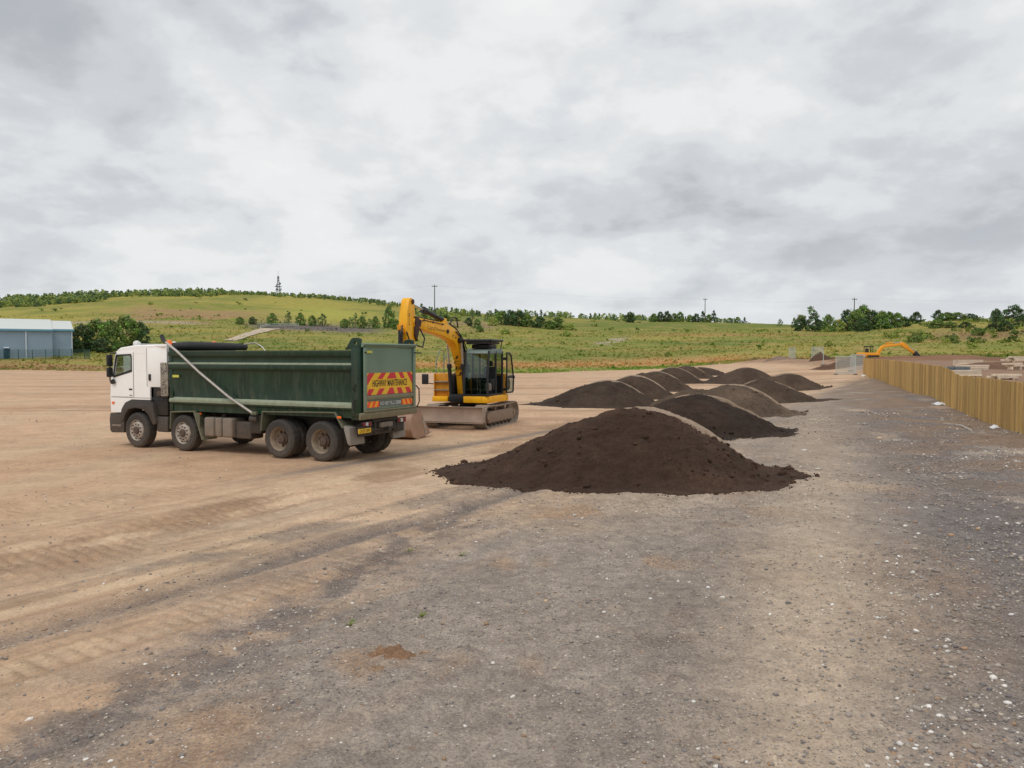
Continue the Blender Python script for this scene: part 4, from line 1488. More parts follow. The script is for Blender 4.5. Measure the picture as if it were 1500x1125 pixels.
# ------------------------------------------------------------------ board fence
def build_fence():
    P = [Vector((a, b, 0)) for a, b in FENCE]
    root = thing('board_fence', 'long close boarded timber fence climbing the bank beside the gravel', 'fence', (P[0].x, P[0].y, 0))
    o = P[0].copy()
    bw = 0.285
    bd = MB().box(-bw / 2 + 0.001, bw / 2 - 0.001, -0.011, 0.011, 0, 1.0).mesh('board', 0.004, 1)
    bd.materials.append(M['fence_board'])
    rs = random.Random(3)
    seglen = [(P[i + 1] - P[i]).length for i in range(len(P) - 1)]
    total = sum(seglen)
    s, n = 0.0, 0

    def at(s):
        for i, L in enumerate(seglen):
            if s <= L or i == len(seglen) - 1:
                d = (P[i + 1] - P[i]).normalized()
                return P[i] + d * s, d
            s -= L

    def topz(p):
        # the top line runs in straight lengths and steps up the bank
        y = p.y
        return float(np.interp(y, [20, 27, 38.5, 41.5, 55, 82], [1.80, 1.78, 1.78, 2.16, 2.38, 2.52]))
    while s < total:
        p, d = at(s)
        ang = math.atan2(d.y, d.x)
        b = obj('board', bd, None, root)
        z = gz(p.x, p.y) - 0.03
        back = 0.007 if n % 2 else -0.007
        nrm = Vector((-d.y, d.x, 0))
        q = p + nrm * back - o
        b.location = (q.x, q.y, z)
        b.rotation_euler = (0, rs.gauss(0, 0.004), ang)
        w = rs.uniform(0.82, 1.15)
        b.scale = (w, 1, topz(p) - z + rs.gauss(0, 0.022))
        s += bw * w * 1.0
        n += 1
    # posts and rails at the back (the side away from the yard)
    s = 0.4
    prev = None
    while s < total:
        p, d = at(s)
        nrm = Vector((d.y, -d.x, 0))
        q = p + nrm * 0.11 - o
        z = gz(p.x, p.y)
        MB().box(q.x - 0.05, q.x + 0.05, q.y - 0.05, q.y + 0.05, z - 0.3, topz(p) - 0.08).build('post', M['fence_board'], root)
        q2 = p + nrm * 0.045 - o
        cur = (q2, z, topz(p))
        if prev:
            for k, (f0, f1) in enumerate(((0.25, 0), (0.9, 0), (-0.25, 1))):
                za = (prev[2] if f1 else prev[1]) + f0; zb = (cur[2] if f1 else cur[1]) + f0
                dd = (cur[0] - prev[0])
                c = (prev[0] + cur[0]) / 2
                up = Vector((0, 0, 1)); ln = Vector((dd.x, dd.y, zb - za))
                MB().obox((c.x, c.y, (za + zb) / 2), ln.normalized(), nrm, up, ln.length / 2 - 0.01, 0.018, 0.045).build('rail', M['fence_board'], root)
        prev = cur
        s += 2.7


build_fence()


# ------------------------------------------------------------------ mesh site barriers, earth bank and timber beyond the fence
def build_site_edge():
    G = 'mesh site barriers at the far end of the yard'
    proto = None
    spots = ((1224.5, 84, -0.05, 'mesh barrier panel standing nearest the end of the board fence'), (1206, 102, 1.2, 'mesh barrier panel turned edge on beyond the nearest one'), (1188.5, 122, 0.25, 'mesh barrier panel between the edge-on and the farthest one'),
             (1155.5, 134, 0.7, 'farthest mesh barrier panel by the grass'), (1246, 90, 0.35, 'mesh barrier panel behind the end of the board fence'))
    W = 2.1
    fr = MB()
    for x in (0.0, W):
        fr.ring((x, 0, 0.05), (x, 0, 2.0), 0.03, n=8)
    for z in (0.12, 1.98):
        fr.ring((0, 0, z), (W, 0, z), 0.028, n=8)
    frame = fr.mesh('frame'); frame.materials.append(M['galv'])
    ms = MB()
    for i in range(30):
        x = W * (i + .5) / 30
        ms.box(x - 0.011, x + 0.011, -0.004, 0.004, 0.13, 1.96)
    for i in range(9):
        z = 0.15 + 1.8 * i / 8
        ms.box(0.02, W - 0.02, -0.009, -0.005, z - 0.011, z + 0.011)
    mesh = ms.mesh('mesh_infill', smoothed=False); mesh.materials.append(M['galv'])
    ft = MB().box(-0.12, 0.12, -0.33, 0.33, 0, 0.14).mesh('foot', 0.02); ft.materials.append(M['foot_block'])
    for px, Y, rz, lab in spots:
        x = col_of(px, Y)
        r = thing('mesh_barrier', lab, 'barrier', (x, Y, gz(x, Y)), rz, G)
        obj('frame', frame, None, r)
        obj('mesh_infill', mesh, None, r)['kind'] = 'stuff'
        for q in (0.0, W):
            f = obj('foot', ft, None, r); f.location = (q, 0, -0.01)


build_site_edge()


def mound(name, label, cat, cx, cy, a, b, H, rz, tint, seed, nx=60, ny=44, lump=0.35, group=None, power=1.0):
    """a heap of earth tipped in a bank"""
    us, vs = np.meshgrid(np.linspace(-1.25, 1.25, nx), np.linspace(-1.25, 1.25, ny))
    d = np.sqrt(us ** 2 + vs ** 2) * (1 + 0.35 * (fbm(us * 2.2 + seed, vs * 2.2, 3, seed) - 0.5))
    h = H * np.clip(1 - d, -0.4, 1) ** 1.0
    h = h + lump * H * (fbm(us * 5 + seed, vs * 5, 4, seed + 1) - 0.5) * smooth(d, 1.1, 0.7)
    c, s = math.cos(rz), math.sin(rz)
    X = us * a * c - vs * b * s; Y = us * a * s + vs * b * c
    Z = ground_z(cx + X, cy + Y) + np.where(h > 0, h, h * 0.6) - 0.04
    keep = None
    idx = np.arange(nx * ny).reshape(ny, nx)
    F = np.stack([idx[:-1, :-1], idx[:-1, 1:], idx[1:, 1:], idx[1:, :-1]], -1).reshape(-1, 4)
    F = F[(h.ravel()[F] > -0.12 * H).any(1)]
    t = np.array(tint)[None] * (0.7 + 0.6 * fbm(us * 3, vs * 3, 4, seed + 2).reshape(-1, 1))
    o = fast_mesh(name, np.stack([X, Y, Z], -1).reshape(-1, 3), F, t, M['soil'], smooth_=True)
    o.location = (cx, cy, 0)
    return tag(o, label, cat, group)


def build_beyond_fence():
    soil = srgb(104, 78, 62)
    x = col_of(1232, 96)
    mound('earth_bank', 'low red-brown earth bank behind the mesh barriers', 'earth bank', x + 1.5, 97, 5.5, 2.0, 1.1, 0.1, soil, 51)
    mound('earth_bank', 'long ridge of turned earth behind the board fence', 'earth bank', col_of(1400, 104), 106, 16, 2.4, 0.9, -0.05, srgb(134, 102, 80), 52, 110)
    mound('earth_bank', 'rough brown earth heap beside the loose timber', 'earth bank', col_of(1478, 78), 80, 6.5, 3.0, 0.8, 0.0, srgb(118, 90, 72), 53, 80)
    mound('earth_bank', 'small dark earth clump between two mesh barriers', 'earth bank', col_of(1201, 112), 112, 1.9, 1.2, 1.2, 0.2, srgb(92, 72, 58), 54, 40, 30)
    mound('earth_bank', 'low rubble heap under the farthest mesh barrier', 'earth bank', col_of(1140, 128), 128, 3.0, 1.5, 0.7, 0.2, srgb(132, 112, 98), 55, 40, 30)
    # timber: bundles of long boards on bearers, and loose lengths
    rs = random.Random(9)

    def bundle(px, Y, wpx, n_high, n_deep, label, rz, lift=0.0, jitter=0.0, name='timber_stack'):
        x = col_of(px, Y); L = wpx / FPX * Y
        r = thing(name, label, 'timber', (x, Y, gz(x, Y) + lift), rz, 'timber lying behind the board fence')
        b = MB().box(-L / 2, L / 2, -0.14, 0.14, 0, 0.15).mesh('plank', 0.008, 1); b.materials.append(M['timber_pale'])
        for k in (-0.35, 0.35):
            MB().box(k * L - 0.06, k * L + 0.06, -0.15 * n_deep, 0.15 * n_deep, -0.3, 0.0).build('bearer', M['timber_pale'], r)
        for i in range(n_high):
            for j in range(n_deep):
                o = obj('plank', b, None, r)
                o.location = (rs.uniform(-1, 1) * (0.05 + jitter), (j - (n_deep - 1) / 2) * 0.30, 0.004 + i * 0.17)
                o.rotation_euler = (0, 0, rs.uniform(-1, 1) * jitter * 0.35)
        return r
    bundle(1418, 88, 38, 4, 3, 'upper stack of pale boards behind the fence', 0.06, 0.0)
    bundle(1424, 76, 42, 3, 3, 'low stack of pale boards before the upper stack', 0.03, 0.0)
    bundle(1412, 66, 44, 3, 3, 'nearest pale boards showing over the dip in the fence', 0.05, 0.1)
    bundle(1472, 62, 26, 2, 3, 'loose boards slanting down behind the low part of the fence', -0.25, 0.1, 0.5)
    bundle(1492, 84, 26, 3, 3, 'jumbled white boards on the earth heap at the photo edge', -0.12, 0.6, 0.7)
    bundle(1486, 76, 20, 2, 2, 'short boards spilling below the jumbled heap', 0.15, 0.35, 0.6)
    x = col_of(1388, 70)
    r = thing('slate_pallet', 'grey stack of slabs just behind the step in the fence', 'pallet', (x, 70, gz(x, 70) + 0.35), 0.1)
    for k in range(2):
        for i in range(5):
            o = MB().box(-0.75, 0.75, -0.45, 0.45, 0, 0.075).build('slab', M['slate_stack'], r, 0.01)
            o.location = (k * 1.6 - 0.5 + rs.uniform(-.05, .05), rs.uniform(-.05, .05), 0.08 * i)
    MB().box(-1.3, 1.9, -0.4, 0.4, -0.5, -0.004).build('base', M['timber_pale'], r)


build_beyond_fence()


# ------------------------------------------------------------------ soil heaps
def soil_heap(label, cx, cy, left, right, front, back, H, moist, dry, seed, n=100, drytop=1.0, tail=0.1, peak2=None):
    """tipped topsoil: a raw crumbling cone in front, the smooth dried slide of the load behind its shoulder, a thin skirt of crumbs"""
    nx, ny = int(n * 1.25), n
    us, vs = np.meshgrid(np.linspace(-1.35, 1.75, nx), np.linspace(-1.3, 1.2, ny))
    rough = fbm(us * 2.6 + seed, vs * 2.6, 5, seed) - 0.5
    lumps = fbm(us * 8 + seed, vs * 8, 4, seed + 3, 0.65) - 0.5
    grain = fbm(us * 24, vs * 24, 3, seed + 4, 0.6) - 0.5
    edge = fbm(us * 2.3 + seed * 2, vs * 2.3, 4, seed + 5) - 0.5
    c = 0.30
    d = np.hypot(us, vs) * (1 + 0.20 * edge)
    cone = H * (1 + c - np.sqrt(d ** 2 * (1 + 2 * c) + c * c))
    if peak2:
        d2 = np.hypot((us - peak2[0]) / peak2[2], (vs - peak2[1]) / peak2[2]) * (1 + 0.2 * edge)
        cone = np.maximum(cone, peak2[3] * H * (1 + c - np.sqrt(d2 ** 2 * (1 + 2 * c) + c * c)))
    cone = cone + H * 0.18 * rough + H * 0.085 * lumps + 0.06 * H * grain
    ul = us - 0.05
    lobe = H * (1.02 - np.abs(ul / np.where(ul < 0, 0.66, 0.90 + 0.05 * edge)) ** 2.0 - ((vs - 0.26) / 0.85) ** 2) * smooth(vs + 0.1 * edge, 0.0, 0.10)
    h = np.maximum(cone, lobe)
    is_dry = smooth(lobe - cone, -0.01 * H, 0.025 * H) * drytop
    ext = 1.14 + tail * np.exp(-((vs + 0.05) / 0.36) ** 2) * smooth(us, 0.2, 1.0) + 0.10 * np.exp(-((vs - 0.05) / 0.3) ** 2) * smooth(us, -0.3, -1.0)
    ds = np.hypot(us, vs) * (1 + 0.34 * edge + 0.10 * lumps) / ext
    skirt = H * 0.24 * (1 - ds) + 0.03 * H * lumps * smooth(ds, 1.15, 0.9)
    is_dry = is_dry * smooth(lobe - skirt, 0.0, 0.05 * H)
    h = np.maximum(h, skirt)
    X = us * np.where(us < 0, left, right); Y = vs * np.where(vs < 0, front, back)
    Z = ground_z(cx + X, cy + Y) + np.maximum(h, -0.10) + np.where(h > 0, 0.01, -0.02)
    idx = np.arange(nx * ny).reshape(ny, nx)
    F = np.stack([idx[:-1, :-1], idx[:-1, 1:], idx[1:, 1:], idx[1:, :-1]], -1).reshape(-1, 4)
    F = F[(h.ravel()[F] > -0.02).any(1)]
    mot = smooth(fbm(us * 2.4 + 5, vs * 2.4, 4, seed + 8), 0.45, 0.75)
    t = np.array(moist) * (0.62 + 0.76 * fbm(us * 20, vs * 20, 4, seed + 6, 0.7))[..., None] * (0.84 + 0.36 * mot)[..., None]
    t = t * (1 - is_dry[..., None]) + np.array(dry) * (0.85 + 0.3 * fbm(us * 5, vs * 5, 4, seed + 9))[..., None] * is_dry[..., None]
    r = thing('soil_heap', label, 'soil heap', (cx, cy, 0), 0, 'topsoil heaps tipped in two rows')
    fast_mesh('heap', np.stack([X, Y, Z], -1).reshape(-1, 3), F, t.reshape(-1, 3), M['soil'], r, True)
    # crumbs and clods on the face and round the foot
    rs = np.random.RandomState(seed)
    m = 1300 if cy < 25 else (340 if cy < 40 else 90)
    pick = rs.choice(nx * ny, m * 6)
    hv = h.ravel()[pick]
    ok = (is_dry.ravel()[pick] < 0.2) & (hv > -0.012) & (rs.rand(len(pick)) < np.where(hv < 0.08, 0.75, 0.5))
    pick, hv = pick[ok][:m], hv[ok][:m]
    m = len(pick)
    size = (0.010 + 0.06 * rs.rand(m) ** 14 + 0.013 * rs.rand(m)) * (1 + cy * 0.010)
    xy = np.stack([cx + X.ravel()[pick], cy + Y.ravel()[pick]], 1) + (rs.rand(m, 2) - 0.5) * 0.06
    V, F2, T = stones(m, rs, xy, size, np.array(moist)[None] * (0.7 + 0.9 * rs.rand(m, 1)), flat=(0.6, 0.9))
    V[:, 2] += np.repeat(np.maximum(hv, 0.0), len(ICO_V))
    cl = fast_mesh('crumbs', V - np.array([cx, cy, 0]), F2, T, M['soil'], r)
    cl['kind'] = 'stuff'
    return r


BROWN, GREYB = srgb(80, 65, 53), srgb(98, 82, 68)
DRY, DRY2 = srgb(162, 141, 122), srgb(150, 130, 110)


def build_heaps():
    mid = srgb(78, 63, 52)
    soil_heap('biggest and nearest dark topsoil heap with a smooth dried crest', 2.95, 17.75, 4.0, 2.95, 2.5, 3.0, 1.43, srgb(72, 54, 43), DRY, 201, 220, 1.0, 0.12)
    soil_heap('freshest black soil heap, right behind the biggest one', 6.7, 28.0, 3.6, 3.2, 2.7, 3.0, 1.25, srgb(58, 45, 37), DRY2, 202, 130, 1.0, 0.02, (-0.5, 0.0, 0.6, 0.72))
    soil_heap('grey-brown dried heap just behind the black one', 10.8, 37.0, 4.2, 2.7, 2.6, 3.0, 1.30, GREYB, DRY, 203, 110, 1.0, 0.05, (-0.45, 0.1, 0.7, 0.85))
    soil_heap('brown heap with a long tail towards the board fence', 15.2, 46.5, 3.2, 3.2, 2.8, 3.0, 1.28, BROWN, DRY2, 204, 100, 0.7, 0.38)
    soil_heap('dark heap farthest to the fence side of its row', 21.6, 60.0, 3.2, 2.6, 2.6, 3.0, 1.2, BROWN, DRY2, 205, 90, 0.7, 0.2, (-0.4, 0, 0.7, 0.9))
    soil_heap('broad dark heap at the far end of the fence side row', 21.7, 71.0, 3.8, 3.2, 2.8, 3.0, 1.4, mid, DRY2, 206, 90, 0.25, 0.1)
    soil_heap('nearest heap of the row beside the digger', 5.3, 43.0, 3.8, 2.9, 2.7, 3.0, 1.34, srgb(66, 53, 44), DRY, 207, 110, 0.8, 0.05, (0.2, 0.0, 0.8, 0.95))
    soil_heap('second heap from the digger in the far row', 7.9, 50.5, 3.1, 2.9, 2.6, 3.0, 1.40, srgb(76, 61, 50), DRY, 208, 90, 1.0, 0.1)
    soil_heap('third heap from the digger with a dry grey crest', 11.2, 60.0, 3.1, 2.9, 2.6, 3.0, 1.40, BROWN, DRY2, 209, 90, 1.0, 0.1, (-0.3, 0.1, 0.7, 0.92))
    soil_heap('fourth heap from the digger in the far row', 14.8, 71.0, 3.2, 3.0, 2.6, 3.0, 1.36, mid, DRY2, 210, 80, 0.8, 0.1)
    soil_heap('fifth heap from the digger in the far row', 18.8, 83.0, 3.3, 3.0, 2.6, 3.0, 1.3, BROWN, DRY2, 211, 80, 0.8, 0.1)
    soil_heap('farthest heap of all, low and dark before the grass', 23.2, 95.0, 3.4, 3.6, 2.6, 3.0, 0.95, mid, DRY2, 212, 80, 0.5, 0.1)


build_heaps()


# ------------------------------------------------------------------ tipper truck
def wheel(parent, x, y, r, w, kind, side, n=60):
    """side +1: outer face towards +y. kind: steer (bulging hub) or drive (deep dish)"""
    k = knot('wheel', parent, (x, y, r))
    prof = [(r * 0.60, -w / 2), (r * 0.68, -w / 2 - 0.005), (r * 0.86, -w / 2 - 0.012), (r * 0.965, -w / 2 + 0.02), (r * 0.988, -w / 2 + 0.05)]
    grooves = [-0.30, -0.12, 0.12, 0.30]
    for g in grooves:
        prof += [(r, g * w - 0.008), (r - 0.014, g * w - 0.007), (r - 0.014, g * w + 0.007), (r, g * w + 0.008)]
    prof += [(r * 0.988, w / 2 - 0.05), (r * 0.965, w / 2 - 0.02), (r * 0.86, w / 2 + 0.012), (r * 0.68, w / 2 + 0.005), (r * 0.60, w / 2)]
    mb = MB(); mb.lathe(prof, (0, 0, 0), 'y', n)
    # cut cross grooves in the tread by sinking every third ring segment a little
    vs = []
    for i, (a, b, c) in enumerate(mb.v):
        seg = i % n
        rr = math.hypot(a, c)
        if rr > r * 0.975 and seg % 3 == 0:
            f = (rr - 0.012) / rr
            a, c = a * f, c * f
        vs.append((a, b, c))
    mb.v = vs
    mb.build('tyre', M['rubber'], k, angle=30)
    s = side
    rm = MB()
    if kind == 'steer':
        rm.lathe([(r * 0.615, w * 0.5), (r * 0.60, w * 0.47), (r * 0.55, w * 0.34), (r * 0.50, w * 0.30), (r * 0.46, w * 0.44), (r * 0.30, w * 0.52), (0.0001, w * 0.52)], (0, 0, 0), 'y', 36, s)
        rim = rm.build('rim', M['rim_silver'], k)
        MB().lathe([(r * 0.22, w * 0.50), (r * 0.22, w * 0.60), (r * 0.17, w * 0.66), (0.0001, w * 0.66)], (0, 0, 0), 'y', 24, s).build('hub', M['hub_brown'], k)
        q, rb, h0 = 10, r * 0.345, w * 0.50
    else:
        rm.lathe([(r * 0.615, w * 0.5), (r * 0.59, w * 0.46), (r * 0.55, w * 0.20), (r * 0.52, -w * 0.18), (r * 0.44, -w * 0.26), (0.0001, -w * 0.26)], (0, 0, 0), 'y', 36, s)
        rim = rm.build('rim', M['rim_tan'], k)
        MB().lathe([(r * 0.30, -w * 0.26), (r * 0.29, -w * 0.05), (r * 0.20, w * 0.06), (r * 0.19, w * 0.22), (0.0001, w * 0.24)], (0, 0, 0), 'y', 24, s).build('hub', M['hub_brown'], k)
        q, rb, h0 = 8, r * 0.375, -w * 0.26
    nut = MB()
    for i in range(q):
        t = 2 * math.pi * (i + .3) / q
        c = (rb * math.cos(t), s * h0, rb * math.sin(t))
        nut.ring(c, (c[0], c[1] + s * 0.035, c[2]), 0.020 if kind == 'steer' else 0.034, n=6)
    nt = nut.build('wheel_nut', M['hub_brown'], k)
    nt['kind'] = 'stuff'
    # hand holes in the dish
    hl = MB()
    for i in range(8):
        t = 2 * math.pi * (i + .5) / 8
        if kind == 'steer':
            c = (r * 0.525 * math.cos(t), s * w * 0.325, r * 0.525 * math.sin(t))
            hl.ring(c, (c[0], c[1] + s * 0.012, c[2]), 0.022, n=8)
    if hl.v:
        h = hl.build('vent_hole', M['hole_black'], k)
        h['kind'] = 'stuff'
    return k


def build_truck():
    A = math.radians(180 - 26)
    lx, ly = -math.sin(A), math.cos(A)
    ox, oy = -4.7934 - 1.25 * lx, 19.56 - 1.25 * ly
    T = thing('tipper_truck', 'eight wheeled tipper truck with white cab and dark green body', 'truck', (ox, oy, gz(-6.5, 21.5) + 0.002), A)
    N = 1.25                                                       # near (left) side
    # --- wheels
    R = 0.52
    for x, kind in ((7.02, 'steer'), (5.10, 'steer')):
        wheel(T, x, 1.06, R, 0.31, 'steer', 1)
        wheel(T, x, -1.06, R, 0.31, 'steer', -1)
    for x in (1.52, 0.12):
        for s in (1, -1):
            wheel(T, x, s * 1.095, R, 0.28, 'drive', s)
            wheel(T, x, s * 0.765, R, 0.28, 'drive', -s, 48)
    # --- chassis
    for s in (1, -1):
        MB().box(-1.0, 7.6, s * 0.42 - 0.04, s * 0.42 + 0.04, 0.72, 1.0).build('chassis_rail', M['chassis_black'], T, 0.01)
    for x in (7.02, 5.10, 1.52, 0.12):
        a = MB().ring((x, -0.95, R), (x, 0.95, R), 0.075, n=12)
        if x < 3:
            a.lathe([(0.02, -0.28), (0.24, -0.2), (0.27, 0.0), (0.24, 0.2), (0.02, 0.28)], (x, 0, R), 'y', 16)
        a.build('axle', M['chassis_black'], T)
        for s in (1, -1):
            MB().prism([(x - 0.62, 0.70), (x, 0.60), (x + 0.62, 0.70), (x + 0.62, 0.76), (x, 0.68), (x - 0.62, 0.76)], 'y', s * 0.50, s * 0.58).build('leaf_spring', M['chassis_black'], T)
    MB().box(-0.95, -0.80, -0.95, 0.95, 0.66, 0.98).build('rear_crossmember', M['chassis_black'], T, 0.015)
    MB().box(0.4, 5.4, -0.38, 0.38, 0.60, 0.98).build('drive_line', M['chassis_black'], T, 0.03)
    MB().box(-1.02, 5.5, -0.55, 0.55, 1.0, 1.16).build('tipper_subframe', M['chassis_black'], T, 0.01)
    # --- tipping body: folded steel sides
    body = knot('tipper_body', T)
    x0, x1 = -0.88, 5.62
    side = [(1.25, 2.83), (1.25, 2.71), (1.185, 2.675), (1.185, 2.51), (1.245, 2.475), (1.245, 2.35), (1.18, 2.30), (1.215, 1.90), (1.15, 1.52), (1.225, 1.455), (1.225, 1.36), (1.175, 1.32), (1.175, 1.14), (1.08, 1.14), (1.08, 2.83)]
    for s in (1, -1):
        MB().prism([(s * y, z) for y, z in side], 'x', x0, x1).build('side_panel', M['body_green'], body, 0.008, 1)
    MB().box(x0, x1, -1.078, 1.078, 1.17, 1.25).build('floor', M['body_green'], body)
    MB().prism([(5.55, 1.14), (5.62, 1.14), (5.62, 2.95), (5.50, 2.95)], 'y', -1.078, 1.078).build('headboard', M['body_green'], body, 0.01)
    for s in (1, -1):
        MB().box(5.50, 5.64, s * 1.10 - 0.1, s * 1.10 + 0.1, 1.143, 2.96).build('front_post', M['body_green'], body, 0.012)
        # top edge worn bare and dusty, fold ledges pale with dust and painted highlights
        MB().box(x0 + .01, x1 - .13, s * 1.165 - 0.08, s * 1.165 + 0.08, 2.834, 2.855).build('top_rail', M['dusty_green'], body)
        MB().prism([(s * 1.248, 2.476), (s * 1.19, 2.512), (s * 1.19, 2.53), (s * 1.25, 2.492)], 'x', x0, x1).build('fold_ledge', M['ledge_dust_highlight'], body)
        MB().prism([(s * 1.232, 1.456), (s * 1.162, 1.518), (s * 1.164, 1.538), (s * 1.234, 1.474), (s * 1.234, 1.41), (s * 1.230, 1.40)], 'x', x0, x1).build('fold_ledge', M['ledge_dust_highlight'], body)
        # rear corner post with hinge ear
        MB().box(-1.13, x0 - .003, s * 1.17 - 0.1, s * 1.17 + 0.1, 1.11, 2.92).build('rear_post', M['body_green'], body, 0.012)
        hole = [(-0.985 + 0.045 * math.cos(t), 3.02 + 0.055 * math.sin(t)) for t in [k * math.pi / 5 for k in range(10)]]
        MB().plate([(-1.13, 2.923), (-0.66, 2.86), (-0.84, 3.12), (-0.90, 3.16), (-1.06, 3.16), (-1.13, 3.13)], [hole], 'y', s * 1.22, s * 1.14).build('hinge_ear', M['body_green'], body, 0.006, 1)
    MB().box(5.2, 5.45, 1.232, 1.247, 2.10, 2.17).build('marker_plate', M['marker_yellow'], body)
    # --- tailgate
    tg = knot('tailgate', T)
    MB().box(-1.16, -1.10, -1.06, 1.06, 1.345, 2.915).build('panel', M['gate_green'], tg, 0.006, 1)
    MB().prism([(-1.09, 2.92), (-1.09, 3.03), (-1.22, 3.03), (-1.24, 3.00), (-1.18, 2.92)], 'y', -1.19, 1.19).build('top_lip', M['gate_green'], tg, 0.008, 1)
    for s in (1, -1):
        MB().box(-1.215, -1.162, s * 1.10 - 0.05, s * 1.10 + 0.05, 1.343, 2.917).build('frame_upright', M['gate_green'], tg, 0.01)
        MB().ring((-1.2, s * 1.06, 2.80), (-1.32, s * 1.28, 2.79), 0.018, n=6).build('catch_rod', M['chassis_black'], tg)
    MB().box(-1.212, -1.162, -1.045, 1.045, 1.60, 1.70).build('cross_rail', M['dusty_beam'], tg, 0.012)
    MB().box(-1.222, -1.162, -1.148, 1.148, 1.30, 1.342).build('bottom_rail', M['dusty_beam'], tg, 0.008)
    MB().box(-1.19, -1.135, 0.80, 1.02, 2.78, 2.84).build('marker_plate', M['marker_yellow'], tg)
    MB().prism([(-1.15, 1.11), (-0.9, 1.13), (-0.9, 1.285), (-1.19, 1.285), (-1.20, 1.24)], 'y', -1.27, 1.27).build('sill_beam', M['dusty_beam'], T, 0.01)
    # chevron board
    X = -1.166
    y_l, y_r, zb, zt = 1.03, -1.03, 1.715, 2.275
    pt = lambda a, b, d=0.0: (X - d, y_l + (y_r - y_l) * a, zb + (zt - zb) * b)
    MB().box(X - 0.006, X + 0.002, y_r, y_l, zb, zt).build('chevron_board', M['sign_yellow'], tg)
    for poly in ([(0, .40), (0, .82), (.05, 1), (.17, 1)], [(.22, .72), (.31, 1), (.41, 1), (.33, .72)], [(.42, .72), (.50, 1), (.60, 1), (.64, .72)], [(.68, 1), (.77, 1), (.83, .72), (.74, .72)], [(.87, 1), (.95, 1), (1, .84), (1, .42)],
                 [(0, 0), (.05, .28), (.16, .28), (.09, 0)], [(.2, 0), (.27, .28), (.38, .28), (.30, 0)], [(.42, 0), (.49, .30), (.56, .30), (.60, 0)], [(.68, 0), (.64, .28), (.74, .28), (.79, 0)], [(.88, 0), (.83, .28), (.93, .28), (.99, 0)]):
        MB().prism([(pt(a, b)[1], pt(a, b)[2]) for a, b in poly], 'x', X - 0.009, X - 0.0065).build('chevron', M['sign_red'], tg, smoothed=False)
    text_part('lettering', 'HIGHWAY MAINTENANCE', M['letter_black'], tg, pt(0.12, 0.37, 0.0075), (0, -1, 0), (0, 0, 1), 1.56, 0.175, 0.12, bold=0.012)
    # lower markers
    for a, b in ((1.03, 0.50), (-0.53, -1.03)):
        MB().box(X - 0.006, X + 0.002, b, a, 1.40, 1.555).build('marker_board', M['sign_orange'], tg)
        sg = 1 if a > 0 else -1
        for k in (0.0, 0.40, 0.80):
            w = a - b
            p = [(k, 0), (k + 0.2, 0), (k + 0.2 + 0.16 * sg, 1), (k + 0.16 * sg, 1)]
            p = [(max(0, min(1, u)), v) for u, v in p]
            MB().prism([(a - w * u, 1.40 + 0.155 * v) for u, v in p], 'x', X - 0.009, X - 0.0065).build('marker_stripe', M['stripe_red'], tg, smoothed=False)
    MB().box(X - 0.006, X + 0.002, -0.50, 0.47, 1.42, 1.55).build('label_board', M['label_ink'], tg)
    text_part('lettering', 'NO NET PILLS 20088', M['label_white'], tg, (X - 0.0075, 0.45, 1.435), (0, -1, 0), (0, 0, 1), 0.93, 0.10, bold=0.02)
    # --- lights, plate, flaps at the back
    for s in (1, -1):
        lb = MB().box(-0.99, -0.955, s * 0.78 - 0.22, s * 0.78 + 0.22, 0.90, 1.04).build('tail_light', M['chassis_black'], T, 0.01)
        for k, mm in ((-0.13, 'lamp_red'), (0.0, 'lamp_clear'), (0.13, 'lamp_red')):
            MB().box(-1.004, -0.992, s * 0.78 + k - 0.055, s * 0.78 + k + 0.055, 0.92, 1.02).build('lens', M[mm], lb, 0.006)
        MB().prism([(-0.78, 0.90), (-0.62, 0.95), (-0.60, 0.9), (-0.72, 0.50), (-0.78, 0.46), (-0.82, 0.46)], 'y', s * 0.64, s * 1.23).build('mudflap', M['flap_grey'], T, 0.008)
    pl = MB().box(-1.035, -1.02, 0.66, 1.18, 0.755, 0.875).build('number_plate', M['plate_yellow'], T, 0.004)
    text_part('lettering', 'CV57 UMV', M['letter_black'], pl, (-1.0365, 1.14, 0.775), (0, -1, 0), (0, 0, 1), 0.44, 0.08)
    MB().box(-1.018, -0.94, 0.70, 1.12, 0.78, 0.93).build('plate_bracket', M['chassis_black'], T)
    MB().box(-1.06, -0.96, -0.28, 0.26, 0.84, 0.98).build('coupling_plate', M['tank_grey'], T, 0.02)
    MB().ring((-0.98, 0, 0.80), (-1.16, 0, 0.80), 0.06, n=10).build('tow_jaw', M['chassis_black'], T)
    MB().ring((-0.96, -0.6, 0.80), (-0.96, 0.6, 0.80), 0.05, n=10).build('underrun_bar', M['chassis_black'], T)
    # latches down the rear edge
    for z in (2.0, 1.62, 1.48):
        MB().tube([(-1.02, 1.275, z), (-1.0, 1.31, z - 0.03), (-0.98, 1.32, z - 0.12), (-1.02, 1.285, z - 0.16)], 0.016, 6).build('latch', M['chassis_black'], T)
    MB().tube([(-1.19, -1.19, 1.9), (-1.24, -1.27, 1.8), (-1.24, -1.28, 1.45), (-1.2, -1.22, 1.3)], 0.018, 6).build('latch', M['chassis_black'], T)
